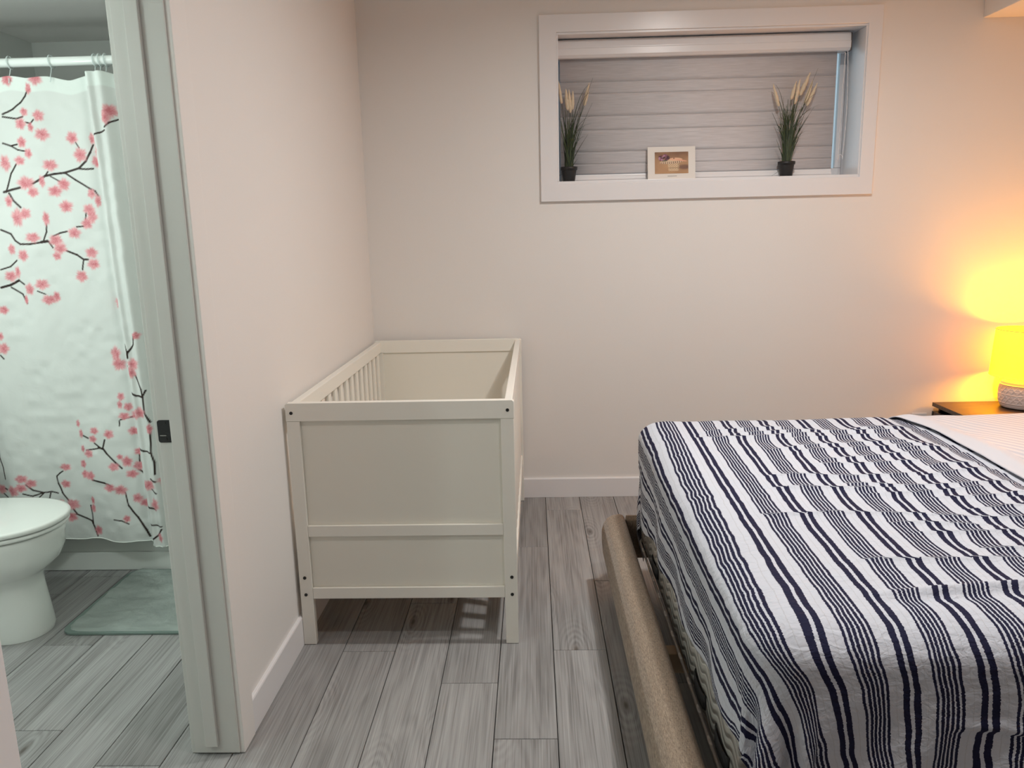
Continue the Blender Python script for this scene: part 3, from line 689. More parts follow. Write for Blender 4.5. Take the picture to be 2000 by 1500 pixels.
def lamp():
    cx, cy, z0 = 2.395, 3.762, .4905
    t = thing('table_lamp', 'small lit table lamp with white patterned ceramic base and drum shade on the nightstand', 'lamp', (cx, cy, z0))
    m_cer = mat('white_glazed_ceramic', (.66, .61, .60), .35, var=.03)
    prof = []
    for z, r in ((0, .070), (.002, .086), (.006, .092), (.015, .096), (.03, .100), (.06, .1035), (.09, .1035), (.115, .100), (.130, .094), (.140, .084), (.146, .068), (.148, .045), (.149, .018)):
        prof.append((r, z))
    pr = np.array(prof); zz = np.concatenate([np.linspace(0, .02, 8)[:-1], np.linspace(.02, .125, 74), np.linspace(.125, .149, 14)[1:]])
    rr = np.interp(zz, pr[:, 1], pr[:, 0])
    def relief(Tm, Zm):
        z = Zm-z0; band = sstep(.022, .028, z)*(1-sstep(.116, .122, z)); n = 12
        out = 0
        for zc, ph in ((.048, 0), (.092, math.pi)):
            for s in (1, -1):
                tri = np.abs(((Tm*n/(2*math.pi)*1.0+ph/(2*math.pi)) % 1)-.5)*4-1
                d = np.abs((z-zc)-s*tri*.017); out = np.maximum(out, np.exp(-(d/.0022)**2))
                d2 = np.abs((z-zc)-s*tri*.008); out = np.maximum(out, .6*np.exp(-(d2/.0016)**2))
        for zc in (.026, .070, .116): out = np.maximum(out, np.exp(-((z-zc)/.0018)**2))
        return .0026*out*band
    lathe('ceramic_base', list(zip(rr, zz+z0)), cx, cy, m_cer, t, 260, fn=relief)
    cyl('neck', (cx, cy, z0+.147), (cx, cy, z0+.185), .013, .013, mat('brass_neck', (.75, .6, .35), .3, metal=1), t)
    hb, ht, rb, rt = .160, .385, .152, .140
    sh = lathe('lamp_shade', [(rb, z0+hb), (rb, z0+hb+.001)] + [(rb+(rt-rb)*a, z0+hb+(ht-hb)*a) for a in np.linspace(.01, 1, 8)], cx, cy, M_shade, t, 72)
    m_rim = mat('shade_trim', (.55, .45, .22), .7, var=.05)
    for r, z in ((rb, hb), (rt, ht)):
        ring = tube('shade_rim', [(r*math.cos(q), r*math.sin(q), z) for q in np.linspace(0, 2*math.pi, 64, endpoint=False)], .0016, m_rim, t, 6, True)
    for q in (0, 2.09, 4.19):
        tube('shade_spider', [(.014*math.cos(q), .014*math.sin(q), .185), (rb*.985*math.cos(q), rb*.985*math.sin(q), .172)], .0013, M_black, t, 6)
    bulb = lathe('bulb', [(.001, z0+.285), (.012, z0+.283), (.022, z0+.275), (.029, z0+.26), (.030, z0+.245), (.025, z0+.225), (.015, z0+.205), (.013, z0+.186)], cx, cy,
                 emit('warm_bulb', (1, .55, .01), 6), t, 24)
    l = bpy.data.lights.new('bulb_light', 'POINT'); l.energy = 98; l.color = (1, .36, .0); l.shadow_soft_size = .085
    lo = bpy.data.objects.new('bulb_light', l); COL.objects.link(lo); lo.parent = t; lo.location = (0, 0, .262)
    bulb.visible_shadow = True
lamp()

# wall outlet by the nightstand
def outlet():
    t = thing('wall_outlet', 'white wall outlet cover low on the back wall left of the nightstand', 'outlet', (1.985, YF, .385))
    box('cover_plate', 1.950, 2.022, YF-.006, YF-.0005, .310, .428, M_trim, t, .002)
    m = mat('outlet_socket', (.7, .7, .68), .4)
    for z in (.345, .393): box('socket', 1.970, 2.002, YF-.0085, YF-.0062, z-.014, z+.014, m, t, .002)
outlet()

# ------------------------------------------------------------------ roller blind
def blind():
    y = 4.035; XA, XB = WX0+.010, 1.548
    t = thing('roller_blind', 'grey layered fabric blind lowered over the window behind the plants', 'blind', ((XA+XB)/2, y, WZ0+.013))
    pr = [(y-.045, 2.222), (y-.038, 2.214), (y-.012, 2.214), (y-.012, 2.245), (y+.012, 2.245), (y+.012, 2.214), (y+.035, 2.214), (y+.035, 2.300), (y-.030, 2.300), (y-.042, 2.292), (y-.046, 2.262), (y-.046, 2.258), (y-.049, 2.256), (y-.049, 2.226)]
    prism('cassette', pr, 'x', XA, XB, M_trim, t, bev=.001)
    prism('end_cap', [(y-.050, 2.212), (y+.036, 2.212), (y+.036, 2.294), (y-.043, 2.294), (y-.050, 2.288)], 'x', XB+.0002, XB+.004, mat('dark_end_cap', (.10, .09, .09), .5), t)
    xa, xb = XA+.010, 1.502
    seams = [2.240, 2.108, 2.053, 1.947, 1.880, 1.776, 1.717, 1.668]
    for i in range(len(seams)-1):
        z1, z0 = seams[i], seams[i+1]
        dy = .0022 if i % 2 else 0
        # each band bows very slightly and overlaps the next one
        P = np.zeros((2, 7, 3))
        for j, a in enumerate(np.linspace(0, 1, 7)):
            P[0, j] = (xa, y+dy*.25, z1-(z1-z0)*a); P[1, j] = P[0, j]; P[1, j, 0] = xb
        b = grid_mesh('fabric_band', P, M_blind, t, False); s = b.modifiers.new('solid', 'SOLIDIFY'); s.thickness = .0012
    box('bottom_rail', xa, xb, y-.010, y+.008, 1.6305, 1.666, M_trim, t, .004)
    box('rail_strip', xa, xb, y-.0135, y-.0103, 1.640, 1.650, M_trim, t, .001)
    # bead chain loop
    m = mat('clear_bead_chain', (.72, .72, .74), .25)
    pts = [(1.532+.010*math.sin(a*3), y-.052-.006*a, 2.213-a*.50) for a in np.linspace(0, 1, 30)]
    pts += [(1.532+.014*math.cos(q)-.01, y-.058, 1.716+.02*math.sin(q)*1.6-.018) for q in np.linspace(.2, 3.0, 8)]
    pts += [(1.512+.006*a, y-.060, 1.70+.5*a) for a in np.linspace(0, 1, 26)]
    o = org(t); tube('bead_chain', [Vector(p)-o for p in pts], [.0022 if i % 2 else .0012 for i in range(len(pts))], m, t, 6)
blind()

# ------------------------------------------------------------------ potted grasses
SILL = WZ0+.0125
def grass(px, py, label, plumes, blades, lean, seed, thick=1):
    r = random.Random(seed)
    t = thing('potted_grass', label, 'plant', (px, py, SILL), 'pair of potted grasses on the window ledge')
    lathe('pot', [(.0, SILL), (.027, SILL), (.029, SILL+.002), (.0365, SILL+.052), (.0365, SILL+.056), (.041, SILL+.057), (.042, SILL+.072), (.0385, SILL+.072), (.036, SILL+.062), (.0, SILL+.060)], px, py, M_pot, t, 32)
    lathe('soil', [(.0, .064+SILL), (.02, .0655+SILL), (.0355, .063+SILL)], px, py, M_soil, t, 24)
    def blade(dx, dz, dy, bend, w):
        # base ring in the pot, tip offset dx (m) at height dz; bend>0 droops outward
        a0 = r.uniform(0, 6.28); rr = r.uniform(.003, .024); b = Vector((rr*math.cos(a0)*.9, rr*math.sin(a0)*.8, .062))
        tip = Vector((dx, dy, dz)); n = 9; L = []
        for i in range(n):
            u = i/(n-1); x = b.x+(tip.x-b.x)*(u**(1.12+bend*.8)); yy = b.y+(tip.y-b.y)*(u**1.5); z = b.z+(tip.z-b.z)*(u if bend < .5 else math.sin(u*math.pi/2*1.0)**.9)
            L.append(Vector((x, yy, z)))
        P = np.zeros((3, n, 3))
        for i, p in enumerate(L):
            u = i/(n-1); ww = w*(1-.85*u)*(0.6+.4*math.sin(math.pi*min(1, u*2+.3)/1.6)); sidev = Vector((1, .25*math.sin(a0), 0)).normalized()
            P[0, i] = p-sidev*ww; P[1, i] = p+Vector((0, -ww*.45, 0)); P[2, i] = p+sidev*ww
        o = grid_mesh('blade', P+np.array(org(t)), M_blade, t, False)
    for k in range(blades):
        u = r.random(); sgn = r.uniform(-1, 1)
        h = r.uniform(.20, .40)*(1-.22*abs(sgn)); spread = sgn*(.045+.07*r.random())*(h/.36)*1.25
        blade(spread*thick+lean*h, h, r.uniform(-.035, .018), r.uniform(0, .9), .0026+.0014*r.random())
    return t, blade
def plume(t, base, tip, rad, seed):
    b = Vector(base); d = Vector(tip)-b; n = 22; rad *= 1.22; q = d.to_track_quat('Z', 'Y').to_matrix(); r = np.random.RandomState(seed)
    th = np.linspace(0, 2*np.pi, 12, endpoint=False); P = np.zeros((12, n, 3))
    for i in range(n):
        u = i/(n-1); rr = rad*(math.sin(math.pi*min(1, .10+u*.9))**.55)*(1-.45*u)
        for j, a in enumerate(th):
            k = rr*(1+.22*r.uniform(-1, 1)) if 0 < i < n-1 else .0002
            P[j, i] = np.array(b+q@Vector((k*math.cos(a), k*math.sin(a), d.length*u)))
    grid_mesh('plume', P+np.array(org(t)), M_plume, t, False, True)
def stem(t, tip, w=.0011):
    L = [Vector((tip[0]*u**1.6, tip[1]*u, .062+(tip[2]-.062)*u)) for u in np.linspace(0, 1, 8)]
    tube('stem', L, w, M_blade, t, 5)
def at_w(px, py, y): return on_y((px, py), y)
# left plant
yP = 3.985
g, bl = grass(.192, yP, 'left potted ornamental grass in a black pot, tips cut by the window frame', 5, 80, .03, 5, .75)
o = Vector((.192, yP, SILL))
for i, (b, tp, rd) in enumerate((((1097, 203), (1091, 158), .0065), ((1109, 216), (1105, 173), .0085), ((1114, 221), (1111, 174), .009), ((1118, 215), (1119, 177), .008), ((1141, 207), (1151, 161), .0085))):
    B = Vector(at_w(*b, yP-.01+.004*i))-o; Tp = Vector(at_w(*tp, yP-.02+.004*i))-o
    plume(g, B, Tp, rd, i); stem(g, B)
for (tp, bend) in (((1158, 152), .3), ((1160, 161), .5), ((1162, 176), .5), ((1157, 201), .4), ((1172, 238), 1.6), ((1163, 225), .6), ((1148, 263), .3), ((1146, 265), .5), ((1128, 310), .2), ((1094, 200), 0), ((1092, 215), 0)):
    q = Vector(at_w(*tp, yP-.02))-o; bl(q.x, q.z, q.y, bend, .0028)
# right plant
g, bl = grass(1.265, yP, 'right potted ornamental grass in a black pot with cream plumes near the blind cord', 6, 95, .02, 8, .85)
o = Vector((1.265, yP, SILL))
for i, (b, tp, rd) in enumerate((((1521, 208), (1510, 163), .0075), ((1545, 195), (1556, 158), .008), ((1552, 204), (1563, 154), .0085), ((1562, 187), (1583, 141), .0095), ((1572, 203), (1588, 156), .009), ((1575, 208), (1597, 161), .0085))):
    B = Vector(at_w(*b, yP-.012+.004*i))-o; Tp = Vector(at_w(*tp, yP-.02+.004*i))-o
    plume(g, B, Tp, rd, 20+i); stem(g, B)
for (tp, bend) in (((1598, 133), .3), ((1509, 163), .6), ((1601, 181), .5), ((1616, 202), .8), ((1590, 209), .3), ((1580, 255), .6), ((1578, 262), .7), ((1516, 272), .2), ((1518, 285), .3), ((1556, 160), .2), ((1500, 178), .8), ((1606, 208), .8), ((1530, 190), 0), ((1570, 195), 0)):
    q = Vector(at_w(*tp, yP-.02))-o; bl(q.x, q.z, q.y, bend, .0028)
bl(-.075, .004, -.015, .1, .003)

# ------------------------------------------------------------------ framed print of a flower basket
def picture():
    W_, H_ = .236, .160; cx = .702; yb = 3.984; tilt = math.radians(8)
    t = thing('picture_frame', 'small white-matted print of purple flowers and a basket leaning on the blind', 'picture', (cx, yb, SILL+.001))
    t.rotation_euler = (-tilt, 0, .01)
    o = Vector((cx, yb, SILL+.001))
    bx = lambda n, a, b, c, d, e, f, m, p=t, bev=0: box(n, a+o.x, b+o.x, c+o.y, d+o.y, e+o.z, f+o.z, m, p, bev)
    m_mat = mat('cream_mat_board', (.76, .72, .67), .6, var=.01)
    bx('frame', -W_/2, W_/2, .001, .012, 0, H_, m_mat, bev=.001)
    pw, ph, pz = .166, .106, .028
    nx, nz = 220, 140
    A, Bz = np.meshgrid(np.linspace(0, 1, nx), np.linspace(0, 1, nz), indexing='ij')
    P = np.stack([o.x-pw/2+pw*A, np.full_like(A, o.y+.0002), o.z+pz+ph*Bz], -1)
    pr = grid_mesh('art_print', P, M_print, t); pr['label'] = 'brown-toned print of a woven basket beside purple flowers'
    x = A; z = Bz
    bg = np.array(lin(176, 136, 98)); dk = np.array(lin(118, 82, 58))
    k = (sstep(.45, .95, z)*.8 + .18*value_noise(x*6, z*6, 31))[..., None]
    C = bg*(1-k)+dk*k
    def blend(C, mask, col, a=1): m_ = (np.clip(mask, 0, 1)*a)[..., None]; return C*(1-m_)+np.array(col)*m_
    soft = lambda d, e=.02: 1-sstep(-e, e, d)
    # cast shadow drawn in the picture itself
    C = blend(C, soft(np.hypot((x-.88)/.20, (z-.30)/.11)-1, .5), lin(96, 62, 58), .75)
    # basket body (tapered) and foot
    wtop = .28-.10*sstep(.6, .1, z)
    body = soft(np.abs(x-.56)-(.19*(.72+.5*z)), .012)*soft(.12-z, .01)*soft(z-.52, .01)
    C = blend(C, body, lin(214, 186, 150))
    weave = (np.sin(x*84)*np.sin(z*66) > .1); C = blend(C, body*weave, lin(142, 108, 78), .6)
    C = blend(C, body*soft(np.abs(z-.26)-.012, .008), lin(112, 84, 58), .8)
    C = blend(C, body*sstep(.66, .74, x), lin(120, 92, 66), .5)
    # wide plate rim
    e = np.hypot((x-.50)/.35, (z-.545-.10*(x-.5))/.095)-1
    C = blend(C, soft(e, .06), lin(214, 186, 156)); C = blend(C, soft(e, .05)*(np.sin(x*105) > .2)*(z < .56+.1*(x-.5)), lin(96, 70, 50), .8)
    C = blend(C, soft(np.hypot((x-.62)/.20, (z-.66)/.07)-1, .15), lin(224, 176, 142)); C = blend(C, soft(np.hypot((x-.80)/.16, (z-.60+.25*(x-.8))/.035)-1, .2), lin(222, 160, 130), .9)
    C = blend(C, soft(np.hypot((x-.57)/.018, (z-.70)/.03)-1, .3), lin(90, 40, 36), .9)
    # flowers
    r = np.random.RandomState(4)
    for i in range(46):
        a = r.uniform(0, 6.28); q = r.uniform(0, 1)**.5; fx = .27+.15*q*math.cos(a); fz = .73+.13*q*math.sin(a)
        col = [lin(70, 22, 40), lin(96, 40, 66), lin(130, 76, 104), lin(48, 14, 28), lin(176, 130, 150)][r.randint(5)]
        C = blend(C, soft(np.hypot((x-fx)/.034, (z-fz)/.045)-1, .3), col, .9)
    for i in range(10):
        fx, fz = .24+.12*r.rand(), .56+.07*r.rand(); C = blend(C, soft(np.hypot((x-fx)/.02, (z-fz)/.018)-1, .4), lin(92, 96, 58), .8)
    add_color(pr, C.reshape(-1, 3))
    m_cap = mat('faint_grey_ink', (.45, .43, .40), .7)
    bx('caption', -.020, .026, .0002, .0012, .0145, .0180, m_cap)
    bx('backing', -W_/2+.004, W_/2-.004, .0122, .0145, .004, H_-.004, M_black)
picture()

# ------------------------------------------------------------------ bathroom: tub, rod, curtain
TY = 3.075
def tub():
    t = thing('bathtub', 'white built-in bathtub behind the flowered shower curtain', 'bathtub', (-1.67, 3.48, 0))
    x0, x1, y1 = XL+.002, WB-.002, YF-.014
    box('apron', x0, x1, TY, TY+.03, .002, .452, M_tub, t, .003)
    box('apron_skirt', x0, x1, TY-.012, TY-.0005, .002, .083, M_tub, t, .003)
    # rim and basin in one moulded piece
    bm = bmesh.new(); o = org(t)
    def rr(ix, iy, z, r, n=6):
        a0, a1, b0, b1 = x0+ix, x1-ix, TY+iy, y1-iy; L = []
        for cx, cy, a in ((a1-r, b1-r, 0), (a0+r, b1-r, 90), (a0+r, b0+r, 180), (a1-r, b0+r, 270)):
            for i in range(n): q = math.radians(a+i*90/(n-1)); L.append(bm.verts.new(Vector((cx+r*math.cos(q), cy+r*math.sin(q), z))-o))
        return L
    rings = [rr(0, 0, .453, .003), rr(0, 0, .475, .003), rr(.004, .004, .480, .003), rr(.07, .07, .480, .12), rr(.085, .085, .470, .12), rr(.11, .11, .30, .12), rr(.16, .15, .12, .12), rr(.25, .22, .09, .1)]
    for A, B in zip(rings, rings[1:]):
        for i in range(len(A)): bm.faces.new((A[i], A[(i+1) % len(A)], B[(i+1) % len(A)], B[i]))
    bm.faces.new(rings[-1]); bmesh.ops.recalc_face_normals(bm, faces=bm.faces[:])
    bm_link('basin', bm, M_tub, t, True)
tub()
RY, RZr = 3.045, 2.062
rod = thing('shower_curtain_rod', 'white round shower curtain rod spanning the bathroom above the curtain', 'curtain rod', (-1.67, RY, RZr))
cyl('rod', (XL+.012, RY, RZr), (WB-.012, RY, RZr), .0165, .0165, M_rod, rod, 32)
for xa, xb in ((XL+.0005, XL+.0115), (WB-.0115, WB-.0005)): cyl('end_flange', (xa, RY, RZr), (xb, RY, RZr), .03, .03, M_rod, rod, 32)

def curtain():
    XA, XB, Z0, Z1 = XL+.03, WB-.03, .150, 2.010
    nx, nz = 480, 640
    xs = np.linspace(XA, XB, nx)[:, None]; vz = np.linspace(0, 1, nz)[None, :]
    # top edge scallops between rings, hem line slightly uneven
    rings_x = [-2.33, -2.16, -1.958, -1.80, -1.632, -1.612, -1.590, -1.46, -1.30, -1.14, -1.0]
    dx_ = np.min(np.abs(xs-np.array(rings_x)[None, :]), axis=1, keepdims=True)
    ztop = Z1-.004-.013*sstep(0, .09, dx_)+.006*np.sin(xs*19)
    zbot = Z0+.014+.006*np.sin(xs*13+1.0)+.004*np.sin(xs*37)-.012*sstep(-1.62, -1.5, xs)
    Z = zbot+(ztop-zbot)*vz; X = xs+0*Z
    h = 1-vz
    fold = np.zeros_like(X)
    gather = lambda c, wd, a: a*np.exp(-((X-(c+.05*h))/wd)**2)
    fold += gather(-1.628, .020, .045) + gather(-1.585, .026, .060)*(.7+.3*h) - gather(-1.655, .02, .012)
    fold += .010*np.sin(X*26+1.2*np.sin(Z*2))*sstep(-1.75, -2.1, X) + .010*np.sin(X*15+.6)*(.3+.7*h)
    fold += .022*np.sin((X+1.5)*33+.8*np.sin(Z*1.5))*sstep(-1.56, -1.45, X)
    fold += .006*value_noise(X*9, Z*5, 41)+.0025*value_noise(X*26, Z*30, 42)
    # lower part swings over the tub front in broad flutes
    low = sstep(1.2, .2, Z); fold += low*(.012*np.sin(X*17.5+.9)+.012)
    Yc = np.minimum(3.012-fold, TY-.026)
    P = np.stack([X, Yc, Z], -1)
    t = thing('shower_curtain', 'white shower curtain printed with pink cherry blossoms on brown branches', 'curtain', (-1.67, 3.03, 0))
    o = grid_mesh('curtain_panel', P, M_curtain, t)
    # ---- print
    C = np.zeros(X.shape+(3,)); C[:] = (.76, .79, .77)
    hb = sstep(1.945, 1.952, Z-(ztop-Z1+.01)); C = C*(1-hb[..., None])+np.array((.84, .90, .87))*hb[..., None]
    Yp = 3.0
    blooms = [(9,153,11,13),(65,152,13,13),(52,172,6,11),(43,218,8,8),(71,225,11,11),(36,241,12,11),(57,248,6,9),(78,262,14,12),(136,268,13,12),(176,270,5,11),(38,277,10,11),(52,299,8,10),(153,302,14,14),(190,293,9,15),(184,315,8,11),(33,313,12,9),(5,318,9,16),(93,322,15,11),(45,357,18,13),(77,354,6,12),(120,360,13,12),(60,375,12,10),(102,373,15,11),(175,378,8,10),(187,392,6,13),(12,393,7,12),(125,403,15,12),(30,425,12,18),(45,417,12,11),(85,427,7,14),(170,408,12,10),(177,423,11,13),(167,437,12,11),(142,455,14,11),(60,464,15,10),(104,470,14,12),(113,485,14,11),(106,500,9,9),(20,487,7,11),(42,499,11,12),(176,494,13,11),(180,516,13,11),(156,540,13,12),(31,532,6,12),(18,540,12,11),(55,565,10,12),(79,556,14,11),(92,586,14,10),(106,580,7,11),(48,586,4,10),(5,606,10,9),(7,681,11,12),(1,657,6,9),(218,218,11,13),(213,232,7,12),(232,591,9,13),(275,653,7,8),(224,692,10,16),(231,712,14,13),(270,708,12,12),(266,724,10,12),(235,775,8,9),(233,791,6,9),(249,795,9,9),(242,813,12,8),(266,811,13,10),(282,802,12,12),(301,833,5,11),(260,842,11,9),(183,842,10,8),(213,848,11,10),(180,858,9,8),(150,828,4,8),(156,848,4,10),(160,877,4,8),(172,887,10,9),(271,882,10,8),(249,901,12,12),(271,910,12,10),(259,925,13,9),(224,911,12,9),(235,892,7,6),(127,913,12,8),(127,946,11,9),(161,907,6,9),(165,927,8,9),(176,930,10,10),(216,952,13,9),(238,956,14,11),(46,934,14,9),(64,943,11,9),(46,951,13,9),(28,958,16,12),(301,941,14,11),(270,972,10,11),(284,982,11,9),(314,978,9,14),(141,986,16,12),(180,978,4,9),(181,994,5,10),(97,982,15,7),(119,984,6,9),(137,1011,14,11),(127,1005,9,11),(191,1037,9,11),(250,1012,8,8),(324,1042,6,11),(200,160,0,0)]
    branches = [
        (1.6,[(0,222),(20,212),(37,200),(47,187),(50,177)]),(1.6,[(0,227),(27,231),(40,227)]),(1.3,[(47,238),(57,241),(62,233)]),(1.6,[(0,279),(15,284),(28,281)]),(1.3,[(15,284),(30,292),(47,295)]),
        (1.4,[(25,320),(15,338),(10,362),(7,375)]),(2.6,[(3,375),(18,370),(33,366)]),(2.4,[(53,361),(70,352),(83,343),(102,339),(120,337),(150,328),(165,314),(173,297)]),(1.4,[(173,297),(178,282)]),(1.8,[(150,329),(165,330),(178,329)]),
        (1.8,[(123,338),(143,351),(170,367),(182,373)]),(1.2,[(182,373),(187,382)]),(1.0,[(93,344),(112,354)]),(1.0,[(143,277),(151,288)]),(1.2,[(83,343),(89,335)]),(2.0,[(12,377),(20,391),(35,405)]),
        (2.0,[(0,449),(18,457),(27,470),(37,477),(55,477),(73,474),(90,472)]),(3.2,[(76,473),(88,471)]),(1.4,[(80,472),(86,453),(86,437)]),(1.6,[(97,462),(112,455),(127,452)]),(1.3,[(147,443),(160,442)]),(1.2,[(164,428),(165,416)]),
        (1.4,[(90,472),(98,484)]),(2.2,[(125,490),(147,498),(160,507),(169,507)]),(1.5,[(160,507),(158,527)]),(1.3,[(0,527),(17,521),(29,509)]),(2.8,[(0,562),(17,557),(33,548)]),(1.6,[(33,548),(44,556)]),
        (1.6,[(18,562),(40,575),(50,593)]),(1.0,[(71,569),(86,575)]),(1.2,[(2,694),(8,701)]),(2.0,[(271,655),(270,670),(259,687)]),(2.8,[(259,684),(259,696)]),(1.2,[(253,670),(259,686)]),(2.0,[(247,716),(257,718)]),
        (1.8,[(273,730),(286,756),(290,773),(293,802),(302,820)]),(2.2,[(264,762),(275,769),(290,771)]),(1.4,[(290,769),(293,759)]),(1.2,[(235,820),(246,817),(257,815)]),(1.2,[(233,832),(233,822)]),
        (1.8,[(279,870),(290,876),(306,879)]),(1.6,[(302,830),(306,879),(312,897),(314,919)]),(1.6,[(160,852),(170,857)]),(1.6,[(183,866),(196,875)]),(2.6,[(192,874),(202,877),(209,886)]),(2.0,[(209,886),(227,903),(240,914)]),(1.8,[(201,875),(205,859)]),(1.2,[(167,880),(182,878),(196,875)]),
        (1.2,[(271,888),(271,903)]),(2.0,[(271,918),(282,927)]),(2.2,[(180,938),(205,943),(222,949)]),(1.4,[(246,960),(250,975),(253,986)]),(2.4,[(253,986),(262,998),(271,1009),(280,1023),(286,1034),(292,1048)]),
        (1.2,[(121,921),(115,925),(109,931),(112,945)]),(1.8,[(112,945),(121,963),(132,978)]),(2.0,[(142,995),(149,1006),(158,1010),(167,1014),(177,1019),(182,1030)]),(2.0,[(182,1030),(185,1040),(189,1048)]),(1.4,[(149,1006),(137,1008)]),(1.0,[(175,988),(178,1005),(180,1024)]),
        (2.0,[(0,954),(11,958)]),(1.3,[(50,962),(68,967),(86,962),(100,961),(112,964)]),(1.6,[(55,945),(68,956),(86,962)]),(1.0,[(86,963),(73,977)]),(1.0,[(98,963),(96,975)]),(1.4,[(306,949),(317,956)]),(1.8,[(290,976),(302,984),(315,989)]),
        (1.2,[(225,1014),(241,1016),(254,1022)]),(1.4,[(294,1010),(306,1018),(327,1020)]),(2.0,[(299,1048),(308,1046),(319,1038),(327,1025)]),(1.8,[(308,1046),(303,1063)]),
        (1.5,[(193,265),(202,261),(212,256)]),(1.4,[(212,250),(220,240),(230,233)])]
    sc = lambda: (on_y((101, 500), Yp)[0]-on_y((100, 500), Yp)[0])
    U = sc()
    pinkd = np.array(lin(206, 100, 112)); pinkl = np.array(lin(240, 176, 182)); brown = np.array(lin(42, 26, 20))
    def paint(ox, oz, sx):
        def w2(px, py):
            q = on_y((px, py), Yp); return ((q[0]+1.75)*sx-1.75+ox, q[2]+oz)
        def sub(xc, zc, r):
            i0 = np.searchsorted(xs[:, 0], xc-r); i1 = np.searchsorted(xs[:, 0], xc+r)
            j0 = int(np.clip((zc-r-Z0-.05)/(Z1-Z0)*nz-12, 0, nz)); j1 = int(np.clip((zc+r-Z0+.05)/(Z1-Z0)*nz+12, 0, nz))
            return slice(i0, i1), slice(j0, j1)
        for wd, pl in branches:
            L = [w2(*p) for p in pl]
            for (ax, az), (bx, bz) in zip(L, L[1:]):
                a, b = sub((ax+bx)/2, (az+bz)/2, max(abs(ax-bx), abs(az-bz))/2+.02)
                if a.start >= a.stop or b.start >= b.stop: continue
                xx, zz = X[a, b], Z[a, b]; dx, dz = bx-ax, bz-az; tt_ = np.clip(((xx-ax)*dx+(zz-az)*dz)/(dx*dx+dz*dz+1e-9), 0, 1)
                d = np.hypot(xx-ax-tt_*dx, zz-az-tt_*dz); mm = (1-sstep(wd*U*.55, wd*U*.55+.0028, d))[..., None]
                C[a, b] = C[a, b]*(1-mm)+brown*mm
        r = np.random.RandomState(9)
        for (px, py, rx, ry) in blooms:
            if rx == 0: continue
            xc, zc = w2(px, py); R1, R2 = rx*U*1.12, ry*U*1.12; a, b = sub(xc, zc, max(R1, R2)*1.4)
            if a.start >= a.stop or b.start >= b.stop: continue
            xx, zz = (X[a, b]-xc)/R1, (Z[a, b]-zc)/R2; rad = np.hypot(xx, zz); th = np.arctan2(zz, xx)+r.uniform(0, 6)
            lob = .70+.30*np.abs(np.cos(2.5*th))**.7+.06*np.sin(13*th)
            mm = (1-sstep(lob-.34, lob+.14, rad)); tex = .5+.5*value_noise(xx*3.2+px, zz*3.2+py, 51)
            k = np.clip(.10+.75*rad+.30*(tex-.5)*2+.22*np.sin(th*15+px), 0, 1)[..., None]; col = pinkd*(1-k)+pinkl*k
            al = (mm*(.92-.30*sstep(.45, 1, rad)))[..., None]; C[a, b] = C[a, b]*(1-al)+col*al
    paint(0, 0, 1)
    paint(.66, .045, 1); paint(-.66, -.03, 1)
    add_color(o, C.reshape(-1, 3))
    s = o.modifiers.new('solid', 'SOLIDIFY'); s.thickness = .0008
    # rolled hem along the bottom
    hemp = [(float(xs[i, 0])-t.location.x, float(Yc[i, 1])-t.location.y-.0004, float(Z[i, 0])) for i in range(0, nx, 5)]
    hb_ = tube('bottom_hem', hemp, .0022, mat('curtain_hem', (.76, .80, .76), .6), t, 6)
    names = {-2.33: 'hidden left end', -2.16: 'left of the frame edge'}
    k = 0
    for x in rings_x:
        if x < -2.1 or x > -1.5: continue
        k += 1
        lab = {-1.958: 'clear curtain ring hooked over the rod at the left edge of the picture',
               -1.80: 'clear curtain ring alone between the left edge and the bunched rings', -1.632: 'clear curtain ring, leftmost of the three bunched at the gathered fold', -1.612: 'clear curtain ring, middle one of the three bunched at the gathered fold',
               -1.590: 'clear curtain ring, rightmost of the three bunched at the gathered fold'}[x]
        rg = thing('curtain_ring', lab, 'curtain ring', (x, RY, RZr), 'bunched curtain rings' if x > -1.7 else 'curtain rings on the shower rod')
        pts = [((.004*math.sin(a*.5)), .0225*math.sin(a), .0225*math.cos(a)) for a in np.linspace(0.2, 2*math.pi-.2, 28)]
        tube('ring', pts, .0024, M_clear, rg, 6)
        tube('hook', [(0, 0, -.0225), (.004, -.012, -.040), (.010, -.030, -.058), (.016, -.042, -.072), (.012, -.040, -.080)], .0018, M_clear, rg, 6)
curtain()

